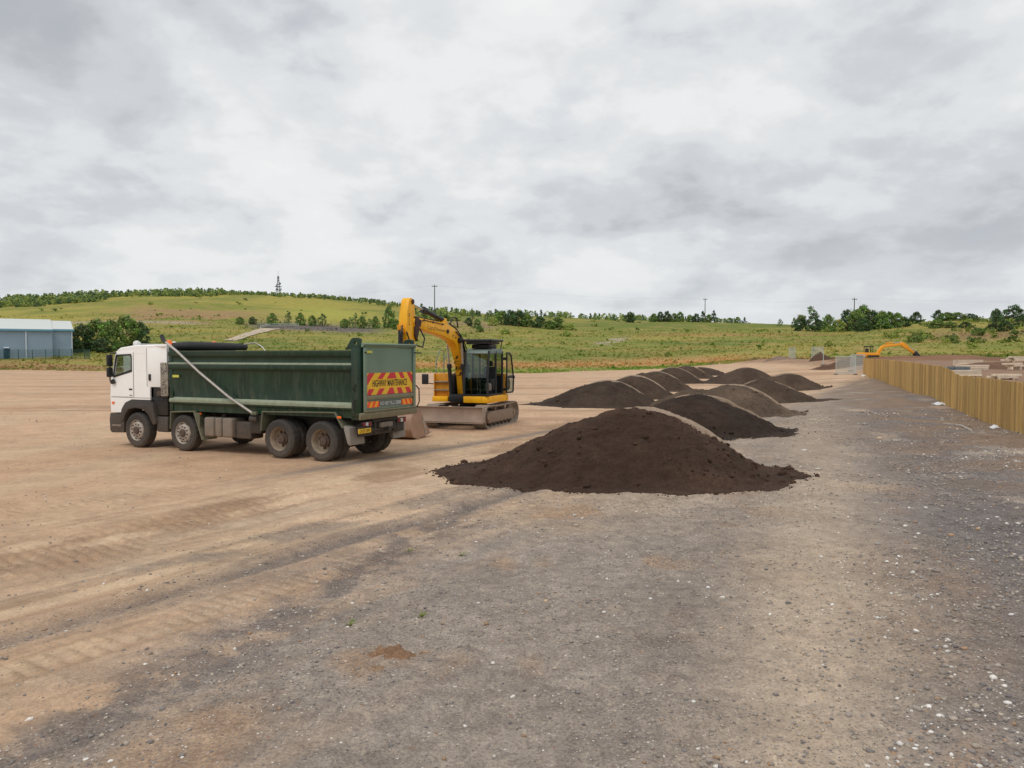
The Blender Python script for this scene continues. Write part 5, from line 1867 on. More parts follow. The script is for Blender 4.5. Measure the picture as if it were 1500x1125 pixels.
    # --- wheel guards
    for s in (1, -1):
        ya, yb = (0.72, 1.25) if s > 0 else (-1.25, -0.72)
        t = 0.035
        MB().prism([(2.16, 0.70), (2.10, 1.24), (-0.33, 1.29), (-0.62, 0.90), (-0.60 + t, 0.885), (-0.315, 1.255), (2.07, 1.205), (2.12, 0.70)], 'y', ya, yb).build('wheel_guard', M['dusty_green'], T, 0.006, 1)
        MB().prism([(5.60, 0.62), (5.57, 1.13), (4.62, 1.17), (4.28, 0.36), (4.33, 0.35), (4.65, 1.13), (5.53, 1.09), (5.56, 0.62)], 'y', ya, yb).build('wheel_guard', M['dusty_green'], T, 0.006, 1)
        MB().prism([(4.62, 1.12), (4.42, 0.66), (4.42, 1.10)], 'y', s * 1.2, s * 1.23).build('guard_bracket', M['dusty_green'], T)
        MB().box(-0.55, -0.42, s * 1.238, s * 1.255, 1.13, 1.19).build('side_lamp', M['lamp_orange'], T, 0.005)
        MB().box(4.40, 4.50, s * 1.175, s * 1.20, 1.06, 1.11).build('side_lamp', M['lamp_orange'], T, 0.005)
    # --- tanks and boxes between the axles
    tk = knot('fuel_tank', T)
    for a, b in ((3.90, 4.28), (3.62, 3.87), (3.22, 3.59)):
        MB().box(a, b, 0.66, 1.22, 0.46, 1.0).build('tank_lobe', M['tank_grey'], tk, 0.06, 3)
    MB().ring((3.75, 0.95, 1.0), (3.75, 0.95, 1.09), 0.07, n=12).build('filler_cap', M['chassis_black'], tk)
    MB().box(2.62, 3.18, 0.62, 1.12, 0.44, 0.92).build('battery_box', M['black_plastic'], T, 0.05, 3)
    MB().ring((2.62, -0.85, 0.68), (4.1, -0.85, 0.68), 0.26, n=20).build('air_tank', M['tank_grey'], T)
    MB().ring((2.25, 1.22, 1.02), (2.5, 1.22, 1.02), 0.09, n=12).build('air_drier', M['black_plastic'], T)
    MB().box(2.18, 2.58, 0.9, 1.2, 0.62, 1.12).build('valve_box', M['chassis_black'], T, 0.03)
    # sheeting arm and rolled sheet
    MB().tube([(5.66, 1.31, 3.12), (5.2, 1.32, 2.86), (4.3, 1.33, 2.26), (3.2, 1.33, 1.60), (2.36, 1.31, 1.18)], 0.034, 10).build('sheet_arm', M['steel_pole'], T)
    MB().tube([(5.64, 1.31, 3.10), (5.74, 1.31, 3.18), (5.79, 1.31, 3.30)], [0.05, 0.06, 0.06], 10).build('arm_grip', M['ex_black'], T)
    MB().box(2.22, 2.42, 1.24, 1.34, 1.13, 1.22).build('arm_pivot', M['dusty_green'], T, 0.02)
    MB().tube([(5.56, 1.12, 2.99), (5.42, 0.7, 3.01), (5.2, -0.1, 3.0), (4.98, -1.1, 2.985)], [0.10, 0.125, 0.12, 0.10], 14).build('rolled_sheet', M['tarp_black'], T)
    MB().tube([(4.86, -0.9, 3.06), (4.72, -1.2, 3.12), (4.5, -1.27, 3.0), (4.35, -1.27, 2.86)], 0.022, 8).build('sheet_arm', M['steel_pole'], T)
    # --- cab
    cab = knot('cab', T)
    HW = 1.19
    outer = [(8.17, 1.02), (8.19, 1.55), (8.15, 1.98), (7.96, 2.72), (7.86, 2.86), (7.70, 2.94), (7.2, 3.0), (6.57, 3.02), (6.57, 1.80), (6.46, 1.80), (6.46, 1.42), (7.25, 1.42), (7.48, 1.34), (7.62, 1.16), (7.68, 1.02)]
    win = [(7.20, 2.26), (7.20, 2.70), (7.23, 2.76), (7.83, 2.74), (7.87, 2.68), (8.00, 2.12), (7.97, 2.08)]
    for s in (1, -1):
        MB().plate(outer, [win], 'y', s * (HW - 0.05), s * HW).build('side_wall', M['cab_white'], cab, 0.004, 1)
        MB().prism([(6.568, s * HW), (6.568, s * (HW - 0.06)), (5.80, s * (HW - 0.19)), (5.80, s * (HW - 0.12)), (6.42, s * (HW - 0.035))], 'z', 1.80, 2.985).build('rear_quarter', M['cab_white'], cab, 0.012, 2)
        # door skin with its shut lines
        door = [(7.155, 1.50), (7.155, 2.80), (7.18, 2.835), (7.86, 2.815), (7.91, 2.74), (8.10, 1.98), (8.12, 1.50)]
        dd = MB().plate(door, [[(a + (0.012 if a > 7.5 else -0.012), b) for a, b in win]], 'y', s * (HW + 0.002), s * (HW + 0.016)).build('door', M['cab_white'], cab, 0.004, 1)
        MB().plate([(a + (0.03 if a > 7.5 else -0.005), b + (0.012 if b > 2.5 else -0.02)) for a, b in win], [[(a - (0.03 if a > 7.5 else -0.03), b - (0.03 if b > 2.5 else -0.045)) for a, b in win]], 'y', s * (HW + 0.017), s * (HW + 0.026)).build('window_seal', M['ex_black'], dd)
        MB().prism(win, 'y', s * (HW - 0.03), s * (HW - 0.024)).build('window_pane', M['glass'], dd)
        MB().box(7.19, 7.33, s * (HW + 0.017), s * (HW + 0.03), 1.70, 1.745).build('door_handle', M['ex_black'], dd, 0.005)
        MB().box(7.20, 7.31, s * (HW + 0.017), s * (HW + 0.024), 1.535, 1.56).build('badge', M['tank_grey'], dd)
        MB().plate([(6.60, 2.28), (6.60, 2.80), (7.05, 2.80), (7.05, 2.28)], [[(6.612, 2.292), (6.612, 2.788), (7.038, 2.788), (7.038, 2.292)]], 'y', s * (HW + 0.0012), s * (HW + 0.005)).build('panel_trim', M['cab_white'], cab)
        MB().box(6.44, 6.51, s * (HW - 0.03), s * (HW + 0.012), 1.99, 2.18).build('grab_recess', M['ex_black'], cab, 0.01)
        MB().box(8.0, 8.1, s * (HW + 0.001), s * (HW + 0.03), 1.27, 1.34).build('indicator', M['lamp_orange'], cab, 0.01)
        # black arch and steps round the front wheel
        arch = [(7.72, 0.95), (7.66, 1.14), (7.50, 1.325), (7.26, 1.405), (6.46, 1.405), (6.32, 1.30), (6.18, 0.74), (6.32, 0.70), (6.50, 0.98), (6.72, 1.14), (7.08, 1.18), (7.36, 1.12), (7.52, 0.96), (7.58, 0.80), (7.72, 0.72)]
        MB().prism(arch, 'y', s * 0.70, s * (HW + 0.035)).build('wheel_arch', M['black_plastic'], cab, 0.015, 2)
        MB().prism([(7.60, 0.42), (7.60, 0.99), (8.20, 0.99), (8.24, 0.80), (8.22, 0.46), (8.14, 0.40)], 'y', s * 0.62, s * (HW + 0.01)).build('step_box', M['black_plastic'], cab, 0.02)
        MB().box(7.70, 8.1, s * (HW + 0.012), s * (HW + 0.03), 0.60, 0.66).build('step_tread', M['tank_grey'], cab)
        MB().box(8.236, 8.255, s * 0.86 - 0.16, s * 0.86 + 0.16, 0.62, 0.82).build('headlamp', M['lamp_clear'], cab, 0.02)
        # mirrors on their arm
        mi = MB().tube([(7.86, s * (HW + 0.0), 2.80), (7.97, s * (HW + 0.12), 2.79), (7.99, s * (HW + 0.14), 2.72), (8.0, s * (HW + 0.14), 1.98), (7.97, s * (HW + 0.03), 1.96)], 0.02, 8).build('mirror_arm', M['ex_black'], cab)
        MB().box(7.95, 8.04, s * (HW + 0.06), s * (HW + 0.24), 2.40, 2.75).build('mirror', M['ex_black'], mi, 0.03, 3)
        MB().box(7.95, 8.04, s * (HW + 0.06), s * (HW + 0.24), 2.08, 2.37).build('mirror', M['ex_black'], mi, 0.03, 3)
        MB().prism([(7.96, 2.02), (8.1, 1.96), (8.02, 1.86), (7.88, 1.9)], 'y', s * (HW + 0.02), s * (HW + 0.10)).build('kerb_mirror', M['ex_black'], cab, 0.02)
    MB().tube([(7.98, -0.9, 2.80), (8.36, -1.05, 2.82), (8.5, -1.15, 2.62)], 0.022, 8).build('mirror_arm', M['ex_black'], cab)
    MB().obox((8.52, -1.17, 2.52), (1, 0, 0), (0, 1, 0), (0, 0, 1), 0.035, 0.09, 0.13).build('front_mirror', M['ex_black'], cab, 0.02)
    roof = [(7.96, 2.72), (7.86, 2.86), (7.70, 2.94), (7.2, 3.0), (6.4, 3.03), (5.80, 3.03), (5.80, 2.98), (6.4, 2.98), (7.2, 2.95), (7.66, 2.89), (7.80, 2.82), (7.90, 2.71)]
    MB().prism(roof, 'y', -HW + 0.051, HW - 0.051).build('roof', M['cab_white'], cab, 0.006, 1)
    for s in (1, -1):                                                # rounded roof edge
        MB().tube([(7.90, s * (HW - 0.045), 2.79), (7.72, s * (HW - 0.05), 2.905), (7.2, s * (HW - 0.05), 2.965), (6.57, s * (HW - 0.05), 2.985), (6.3, s * (HW - 0.10), 2.99), (5.81, s * (HW - 0.18), 2.99)], 0.055, 10).build('roof_edge', M['cab_white'], cab)
    MB().box(5.80, 5.85, -HW + 0.051, HW - 0.051, 1.82, 2.979).build('rear_wall', M['cab_white'], cab)
    MB().prism([(8.12, 1.02), (8.17, 1.02), (8.19, 1.55), (8.15, 1.97), (8.10, 1.97), (8.13, 1.55)], 'y', -HW + 0.051, HW - 0.051).build('front_panel', M['cab_white'], cab, 0.006)
    MB().prism([(8.10, 1.97), (8.125, 1.97), (7.925, 2.72), (7.90, 2.72)], 'y', -HW + 0.06, HW - 0.06).build('windscreen', M['glass'], cab)
    MB().box(8.10, 8.24, -0.61, 0.61, 0.42, 1.0).build('bumper', M['black_plastic'], cab, 0.03)
    MB().box(6.0, 8.10, -HW + 0.06, HW - 0.06, 1.42, 1.50).build('floor', M['seat_dark'], cab)
    MB().box(7.70, 8.08, -HW + 0.06, HW - 0.06, 1.50, 2.05).build('dashboard', M['seat_dark'], cab, 0.05)
    for y in (0.65, -0.65):
        st = knot('seat', cab)
        MB().box(6.75, 7.25, y - 0.25, y + 0.25, 1.5, 1.95).build('cushion', M['seat_dark'], st, 0.06)
        MB().prism([(6.62, 1.9), (6.80, 1.9), (6.70, 2.55), (6.56, 2.55)], 'y', y - 0.24, y + 0.24).build('backrest', M['seat_dark'], st, 0.05)
        MB().box(6.55, 6.66, y - 0.14, y + 0.14, 2.56, 2.74).build('headrest', M['seat_dark'], st, 0.04)
    sw = MB()
    sw.tube([(7.60 + 0.22 * math.cos(t) * 0.6, -0.65 + 0.22 * math.sin(t), 2.13 + 0.22 * math.cos(t) * 0.75) for t in [k * 2 * math.pi / 20 for k in range(21)]], 0.018, 6)
    sw.build('steering_wheel', M['ex_black'], cab)
    # roof beacons
    MB().ring((7.55, -0.62, 3.06), (7.55, 0.72, 3.06), 0.03, n=8).build('beacon_bar', M['steel_pole'], cab)
    for y in (0.72, -0.62):
        MB().lathe([(0.0001, -0.1), (0.07, -0.09), (0.10, 0.0), (0.09, 0.06), (0.0001, 0.09)], (7.58, y, 3.08), 'x', 16).build('work_lamp', M['lamp_clear'], cab)
    MB().lathe([(0.10, 0.0), (0.10, 0.10), (0.07, 0.16), (0.0001, 0.17)], (7.48, -0.36, 3.04), 'z', 16).build('beacon', M['lamp_orange'], cab)
    MB().lathe([(0.09, 0.0), (0.09, 0.09), (0.06, 0.14), (0.0001, 0.15)], (5.95, -0.75, 3.02), 'z', 16).build('beacon', M['lamp_orange'], cab)
    # exhaust stack behind the cab with its pierced heat guard
    MB().ring((5.98, 0.80, 0.75), (5.98, 0.80, 2.45), 0.10, n=14).build('exhaust', M['chassis_black'], T)
    MB().box(5.68, 5.98, 1.195, 1.222, 1.55, 2.52).build('heat_guard', M['guard_grey'], T, 0.01)
    hg = MB()
    rs = random.Random(4)
    for i in range(7):
        for j in range(22):
            if rs.random() < 0.62:
                cx, cz, rr = 5.71 + 0.04 * i + rs.uniform(-.006, .006), 1.58 + 0.042 * j + 0.02 * (i % 2), rs.uniform(0.010, 0.019)
                hg.ring((cx, 1.2225, cz), (cx, 1.2245, cz), rr, n=7)
    g = hg.build('guard_hole', M['hole_black'], T); g['kind'] = 'stuff'
    for s in (1, -1):
        for (xa, xb_, za, zb) in ((7.138, 7.150, 1.50, 2.83), (6.572, 6.582, 1.82, 2.95), (6.46, 8.14, 1.470, 1.482), (7.20, 8.02, 1.60, 1.606)):
            MB().box(xa, xb_, s * (HW + 0.0005), s * (HW + 0.0035), za, zb).build('shut_line', M['tank_grey'], cab)
    MB().box(5.82, 6.42, 0.3, 1.12, 0.98, 1.79).build('engine_cover', M['chassis_black'], T, 0.03)
    MB().ring((6.12, 1.13, 1.62), (6.12, 1.18, 1.62), 0.08, n=12).build('air_intake', M['hub_brown'], T)
    MB().box(5.78, 6.25, 0.68, 1.16, 0.50, 0.95).build('side_locker', M['black_plastic'], T, 0.04)


build_truck()


# ------------------------------------------------------------------ tracked digger with blade
def build_digger():
    C = (-1.53, 30.4)
    E = thing('excavator', 'yellow tracked digger with front blade and open cab behind the truck', 'excavator', (C[0], C[1], gz(*C) + 0.004), math.radians(-109.5))
    # --- undercarriage
    hl, ra = 1.90, 0.43
    for s in (1, -1):
        tr = knot('track', E)
        yc = s * 1.0
        MB().prism([(-1.35, 0.18), (-1.45, 0.43), (-1.3, 0.62), (1.3, 0.62), (1.45, 0.43), (1.35, 0.18)], 'y', yc - 0.16, yc + 0.19).build('track_frame', M['track_dirt'], tr, 0.03)
        for x in (-1.46, 1.46):
            MB().lathe([(0.0001, -0.12), (0.12, -0.12), (0.13, -0.08), (0.36, -0.07), (0.36, 0.07), (0.13, 0.08), (0.12, 0.215 * s * s), (0.0001, 0.215)], (x, yc, 0.45), 'y', 24, s).build('sprocket' if x < 0 else 'idler', M['track_dirt'], tr)
        for k in range(6):
            x = -1.05 + k * 0.42
            MB().lathe([(0.0001, -0.15), (0.12, -0.15), (0.12, 0.15), (0.05, 0.20), (0.0001, 0.20)], (x, yc, 0.17), 'y', 14, s).build('track_roller', M['chassis_black'], tr)
        for x in (-0.5, 0.5):
            MB().lathe([(0.0001, -0.12), (0.07, -0.12), (0.07, 0.14), (0.0001, 0.16)], (x, yc, 0.70), 'y', 12, s).build('top_roller', M['track_dirt'], tr)
        # shoes round the loop
        path = []
        n = 400
        Ls = 2 * (hl - ra); Lc = math.pi * ra
        tot = 2 * Ls + 2 * Lc
        def loop(d):
            d %= tot
            if d < Ls:
                return (-Ls / 2 + d, 0.86 - 0.035 * math.sin(math.pi * d / Ls) ** 1, 0.0)
            d -= Ls
            if d < Lc:
                t = d / ra
                return (Ls / 2 + ra * math.sin(t), 0.43 + ra * math.cos(t), -t)
            d -= Lc
            if d < Ls:
                return (Ls / 2 - d, 0.0, math.pi)
            d -= Ls
            t = d / ra
            return (-Ls / 2 - ra * math.sin(t), 0.43 - ra * math.cos(t), math.pi - t)
        ns = 46
        sh = MB().box(-tot / ns / 2 + 0.006, tot / ns / 2 - 0.006, -0.25, 0.25, -0.028, -0.004)
        sh.box(-0.012, 0.012, -0.25, 0.25, -0.004, 0.022).box(-tot / ns / 2 + 0.01, -tot / ns / 2 + 0.03, -0.25, 0.25, -0.004, 0.015)
        sh.box(-tot / ns / 2 + 0.01, tot / ns / 2 - 0.01, -0.10, -0.05, -0.09, -0.028).box(-tot / ns / 2 + 0.01, tot / ns / 2 - 0.01, 0.05, 0.10, -0.09, -0.028)
        me = sh.mesh('track_shoe', smoothed=False); me.materials.append(M['track_steel'])
        for k in range(ns):
            x, z, a = loop(tot * k / ns)
            o = obj('track_shoe', me, None, tr)
            o.location = (x, yc, z)
            o.rotation_euler = (0, -a, 0)
    MB().box(-0.9, 0.9, -0.82, 0.82, 0.42, 0.72).build('car_body', M['track_dirt'], E, 0.06)
    MB().ring((0, 0, 0.72), (0, 0, 0.93), 0.55, n=32).build('slew_ring', M['chassis_black'], E)
    # --- dozer blade
    bl = knot('dozer_blade', E)
    prof = [(2.30, 0.86), (2.24, 0.80), (2.20, 0.62), (2.22, 0.44), (2.30, 0.30), (2.36, 0.29), (2.30, 0.44), (2.275, 0.62), (2.30, 0.78), (2.37, 0.85)]
    MB().prism(prof, 'y', -1.34, 1.34).build('mouldboard', M['blade_steel'], bl, 0.008, 1)
    for s in (1, -1):
        MB().prism([(2.16, 0.86), (2.40, 0.86), (2.42, 0.29), (2.18, 0.29)], 'y', s * 1.342, s * 1.365).build('end_plate', M['blade_steel'], bl, 0.005, 1)
        MB().prism([(0.7, 0.58), (2.19, 0.72), (2.19, 0.48), (0.7, 0.40)], 'y', s * 0.55, s * 0.70).build('blade_arm', M['track_dirt'], bl, 0.02)
        MB().ring((1.0, s * 0.35, 0.60), (2.15, s * 0.35, 0.68), 0.06, n=10).build('blade_ram', M['chassis_black'], bl)
    MB().box(2.30, 2.335, -1.34, 1.34, 0.245, 0.30).build('cutting_edge', M['track_steel'], bl)
    # --- house
    MB().prism([(1.42, 0.17), (1.42, 1.02), (1.28, 1.22), (-0.65, 1.24), (-1.05, 1.0), (-1.16, 0.5), (-1.18, 0.0), (-1.16, -0.5), (-1.05, -1.0), (-0.65, -1.24), (0.35, -1.24), (0.35, 0.17)], 'z', 0.94, 1.20).build('house_deck', M['yellow_paint'], E, 0.03)
    MB().prism([(-0.28, 1.20), (-0.62, 1.19), (-1.02, 0.96), (-1.13, 0.5), (-1.15, 0.0), (-1.13, -0.5), (-1.02, -0.96), (-0.62, -1.19), (0.28, -1.20), (0.28, -0.5), (-0.28, -0.45)], 'z', 1.205, 2.02).build('engine_hood', M['yellow_grime'], E, 0.05)
    MB().lathe([(0.0001, 0.0), (0.24, 0.0), (0.25, 0.03), (0.17, 0.035), (0.0001, 0.035)], (-0.66, 1.196, 1.60), 'y', 24).build('hood_vent', M['ex_black'], E)
    MB().ring((-0.7, -0.5, 2.02), (-0.7, -0.5, 2.35), 0.05, n=10).build('exhaust', M['ex_black'], E)
    MB().box(0.36, 1.30, -0.48, 0.15, 0.96, 1.25).build('boom_bracket', M['ex_black'], E, 0.03)
    # tank with climbing steps, on the side away from the cab
    tk = knot('step_tank', E)
    MB().box(0.36, 0.98, -1.22, -0.56, 0.96, 2.04).build('tank', M['yellow_grime'], tk, 0.04)
    MB().box(0.985, 1.22, -1.22, -0.56, 0.96, 1.16).build('tool_box', M['yellow_paint'], tk, 0.03)
    for z in (1.40, 1.72):
        MB().box(0.985, 1.10, -1.20, -0.58, z - 0.02, z + 0.02).build('step', M['flap_grey'], tk, 0.006)
    MB().box(0.985, 1.06, -1.225, -1.17, 1.165, 2.04).build('step_cheek', M['yellow_grime'], tk, 0.01)
    MB().box(0.985, 1.06, -0.61, -0.555, 1.165, 2.04).build('step_cheek', M['yellow_grime'], tk, 0.01)
    MB().tube([(0.93, -1.18, 2.0), (0.90, -1.18, 2.55), (0.55, -1.18, 2.95), (0.2, -1.18, 2.9), (0.2, -1.18, 2.0)], 0.02, 8).build('handrail', M['cab_grey'], E)
    MB().tube([(0.93, -0.85, 2.0), (0.90, -0.85, 2.5), (0.55, -0.85, 2.85), (0.3, -0.85, 2.0)], 0.016, 8).build('handrail', M['cab_grey'], E)
    MB().tube([(0.95, -1.2, 1.62), (1.25, -1.42, 1.66), (1.30, -1.46, 1.80)], 0.018, 8).build('mirror_arm', M['ex_black'], E)
    MB().box(1.28, 1.36, -1.60, -1.32, 1.62, 2.02).build('mirror', M['ex_black'], E, 0.04, 3)
    # --- cab
    cb = knot('cab', E)
    y0, y1, xb, xf, zf, zr = 0.18, 1.18, -0.22, 1.42, 1.21, 2.90
    for (x, y, x2) in ((xf - 0.03, y0 + 0.03, xf - 0.18), (xf - 0.03, y1 - 0.03, xf - 0.18), (xb + 0.04, y0 + 0.03, xb + 0.04), (xb + 0.04, y1 - 0.03, xb + 0.04)):
        MB().tube([(x, y, zf), (x, y, zf + 0.75), (x2, y, zr)], 0.045, 8).build('cab_post', M['ex_black'], cb)
    MB().tube([(0.55, y1 - 0.03, zf), (0.55, y1 - 0.03, zr)], 0.045, 8).build('cab_post', M['ex_black'], cb)
    MB().tube([(0.55, y0 + 0.03, zf), (0.55, y0 + 0.03, zr)], 0.04, 8).build('cab_post', M['ex_black'], cb)
    MB().box(xb, xf, y0, y1, zf - 0.005, zf + 0.06).build('cab_floor', M['ex_black'], cb, 0.01)
    MB().prism([(xb, 2.86), (xb + 0.1, 2.985), (xf - 0.5, 2.985), (xf - 0.22, 2.93), (xf - 0.13, 2.80), (xf - 0.2, 2.78), (xb, 2.80)], 'y', y0, y1).build('cab_roof', M['cab_grey'], cb, 0.04, 3)
    MB().prism([(xf - 0.012, zf + 0.06), (xf - 0.004, zf + 0.06), (xf - 0.004, zf + 0.75), (xf - 0.16, 2.80), (xf - 0.168, 2.80), (xf - 0.012, zf + 0.75)], 'y', y0 + 0.075, y1 - 0.075).build('windscreen', M['dark_glass'], cb)
    MB().box(xb + 0.1, xf - 0.1, y0 + 0.02, y0 + 0.028, zf + 0.06, 2.80).build('side_window', M['dark_glass'], cb)
    MB().box(xb + 0.006, xb + 0.014, y0 + 0.08, y1 - 0.08, zf + 0.75, 2.80).build('rear_window', M['dark_glass'], cb)
    MB().box(xb - 0.01, xb + 0.005, y0 + 0.02, y1 - 0.02, zf, zf + 0.74).build('rear_panel', M['ex_black'], cb)
    MB().box(xb + 0.06, 0.5, y0 + 0.03, y0 + 0.06, zf + 0.06, zf + 0.6).build('side_panel', M['ex_black'], cb)
    st = knot('seat', cb)
    MB().box(0.12, 0.62, 0.45, 0.95, zf + 0.28, zf + 0.44).build('cushion', M['seat_dark'], st, 0.05)
    MB().prism([(0.02, zf + 0.42), (0.16, zf + 0.42), (0.06, zf + 1.08), (-0.05, zf + 1.08)], 'y', 0.45, 0.95).build('backrest', M['seat_dark'], st, 0.05)
    MB().box(-0.06, 0.03, 0.58, 0.82, zf + 1.1, zf + 1.3).build('headrest', M['seat_dark'], st, 0.03)
    MB().box(0.18, 0.5, 0.5, 0.9, zf + 0.06, zf + 0.28).build('pedestal', M['ex_black'], st)
    for y in (0.36, 1.0):
        c = knot('control_console', cb)
        MB().box(0.15, 0.72, y - 0.07, y + 0.07, zf + 0.2, zf + 0.62).build('console', M['ex_black'], c, 0.03)
        MB().tube([(0.68, y, zf + 0.6), (0.72, y, zf + 0.82)], [0.016, 0.026], 8).build('joystick', M['ex_black'], c)
    for y in (0.62, 0.72):
        MB().tube([(1.05, y, zf + 0.06), (1.12, y, zf + 0.62)], 0.012, 6).build('travel_lever', M['chrome'], cb)
    MB().box(1.18, 1.24, 0.28, 0.38, zf + 0.62, zf + 0.86).build('monitor', M['label_white'], cb, 0.01)
    MB().obox((1.0, 1.02, zf + 0.32), (1, 0, 0), (0, 1, 0), (0, 0, 1), 0.14, 0.10, 0.15).build('kit_bag', M['tank_grey'], cb, 0.06, 3)
    MB().box(1.16, 1.2, 1.06, 1.1, zf + 0.08, zf + 0.5).build('grease_gun', M['marker_yellow'], cb)
    # roof guard rack
    gr = knot('roof_guard', cb)
    fr = MB()
    for x in (0.0, 1.30):
        fr.ring((x, y0 - 0.05, 3.30), (x, y1 + 0.05, 3.30), 0.045, n=8)
    for y in (y0 - 0.05, y1 + 0.05):
        fr.ring((0.0, y, 3.30), (1.30, y, 3.30), 0.045, n=8)
    fr.build('guard_frame', M['ex_black'], gr)
    for k in range(7):
        y = y0 + 0.07 + k * 0.143
        MB().ring((0.0, y, 3.275), (1.3, y, 3.275), 0.028, n=6).build('guard_bar', M['ex_black'], gr)
    MB().box(0.02, 1.28, y0 + 0.05, y1 - 0.05, 3.16, 3.245).build('guard_sheet', M['ex_black'], gr, 0.03)
    MB().box(0.2, 1.0, y0 + 0.15, y1 - 0.1, 2.99, 3.15).build('guard_mount', M['ex_black'], gr, 0.05)
    for x in (0.05, 1.25):
        for y in (y0 - 0.05, y1 + 0.05):
            MB().tube([(x, y, 3.28), (x * 0.86 + 0.03, y + (0.06 if y < 0.5 else -0.06), 2.95)], 0.02, 6).build('guard_strut', M['ex_black'], gr)
    # door swung right back along the hood
    dr = knot('cab_door', cb)
    yD = 1.285
    dx = [( -0.24, zf + 0.03), (-0.24, 2.86), (-0.60, 2.86), (-0.82, 2.72), (-1.06, 1.95), (-1.10, 1.72), (-1.05, zf + 0.10), (-0.95, zf + 0.03)]
    ins = [(-0.30, zf + 0.72), (-0.30, 2.80), (-0.58, 2.80), (-0.77, 2.68), (-1.00, 1.95)]
    low = [(-0.30, zf + 0.09), (-0.30, zf + 0.66), (-1.02, zf + 0.66), (-1.04, 1.70), (-1.0, zf + 0.14), (-0.92, zf + 0.09)]
    low = [(-0.30, zf + 0.09), (-0.30, zf + 0.62), (-1.02, zf + 0.62), (-0.99, zf + 0.14), (-0.92, zf + 0.09)]
    MB().plate(dx, [ins, low], 'y', yD, yD + 0.05).build('door_frame', M['ex_black'], dr, 0.008, 1)
    MB().prism(ins, 'y', yD + 0.02, yD + 0.026).build('upper_pane', M['glass'], dr)
    MB().prism(low, 'y', yD + 0.02, yD + 0.026).build('lower_pane', M['glass'], dr)
    MB().box(-1.06, -0.98, yD + 0.05, yD + 0.09, zf + 0.6, zf + 0.72).build('door_handle', M['ex_black'], dr, 0.01)
    for z in (1.4, 2.6):
        MB().box(-0.25, -0.21, y1 - 0.02, yD + 0.01, z - 0.05, z + 0.05).build('hinge', M['ex_black'], dr)
    # --- boom
    YB0, YB1 = -0.33, 0.02
    bm_ = knot('boom', E)
    boom = [(0.36, 1.22), (0.40, 1.75), (0.58, 2.40), (0.84, 2.94), (1.26, 3.47), (1.60, 3.66), (2.04, 3.78), (2.67, 3.89), (4.95, 4.00), (5.14, 3.95), (5.20, 3.82), (5.12, 3.68), (4.97, 3.66), (2.78, 3.42), (1.95, 3.26), (1.50, 2.98), (1.16, 2.52), (0.92, 1.90), (0.80, 1.22)]
    MB().prism(boom, 'y', YB0, YB1).build('boom_box', M['yellow_paint'], bm_, 0.02, 2)
    MB().ring((5.02, YB0 - 0.04, 3.82), (5.02, YB1 + 0.04, 3.82), 0.12, n=18).build('arm_pin', M['pin_brown'], bm_)
    MB().ring((0.6, YB0 - 0.06, 1.35), (0.6, YB1 + 0.06, 1.35), 0.13, n=18).build('boom_pin', M['pin_brown'], bm_)
    MB().ring((1.50, YB0 - 0.16, 3.30), (1.50, YB1 + 0.16, 3.30), 0.10, n=16).build('ram_pin', M['ex_black'], bm_)
    MB().ring((2.52, YB1 - 0.002, 3.60), (2.52, YB1 + 0.05, 3.60), 0.075, n=14).build('boom_lamp', M['ex_black'], bm_)
    # steel edge strip and pipes along the top
    MB().tube([(0.75, -0.05, 2.9), (1.2, -0.05, 3.53), (1.6, -0.05, 3.75), (2.2, -0.05, 3.90)], 0.028, 8).build('hydraulic_pipe', M['ex_black'], bm_)
    MB().tube([(0.70, -0.25, 2.9), (1.16, -0.25, 3.53), (1.56, -0.25, 3.75), (2.3, -0.25, 3.93), (3.4, -0.25, 3.99), (4.6, -0.25, 4.04)], 0.022, 8).build('hydraulic_pipe', M['pin_brown'], bm_)
    MB().tube([(2.2, 0.0, 3.90), (2.05, 0.05, 4.15), (1.75, 0.05, 4.12), (1.55, 0.02, 3.76)], 0.026, 8).build('hydraulic_hose', M['ex_black'], bm_)
    MB().tube([(4.85, 0.07, 3.62), (4.6, 0.12, 3.3), (4.75, 0.12, 3.0), (5.05, 0.08, 3.05)], 0.026, 8).build('hydraulic_hose', M['ex_black'], bm_)
    sl = Vector((-2.17, 0, 0.31 - 0.53)).normalized()
    R_ = Vector((-1, 0, -0.06)).normalized(); U_ = Vector((0.0, 0, 1)) ; U_ = (U_ - R_ * U_.dot(R_)).normalized()
    text_part('lettering', 'Land', M['letter_brown'], bm_, (4.15, YB1 + 0.001, 3.625), R_, U_, 0.60, 0.17, 0.0, 0.002)
    text_part('lettering', 'Recovery', M['letter_black'], bm_, (3.46, YB1 + 0.001, 3.575), R_, U_, 0.80, 0.14, 0.0, 0.002)
    text_part('lettering', 'JCB', M['letter_black'], bm_, (2.12, YB1 + 0.001, 3.42), Vector((-1, 0, -0.3)).normalized(), Vector((-0.3, 0, 1)).normalized(), 0.42, 0.13, 0.2, 0.002)
    # lettering down the underside of the bend, facing forward
    for (a, b, word) in (((1.50, 2.86), (1.30, 2.60), 'J'), ((1.27, 2.57), (1.17, 2.40), 'C'), ((1.15, 2.36), (1.07, 2.18), 'B'), ((1.05, 2.13), (0.98, 1.96), 'J')):
        up = Vector((a[0] - b[0], 0, a[1] - b[1])).normalized()
        rt = Vector((0, 1, 0))
        nn = rt.cross(up)
        text_part('lettering', word, M['letter_black'], bm_, (b[0] + nn.x * 0.014, -0.29, b[1] + nn.z * 0.014), rt, up, 0.26, 0.15, 0.1, 0.002)
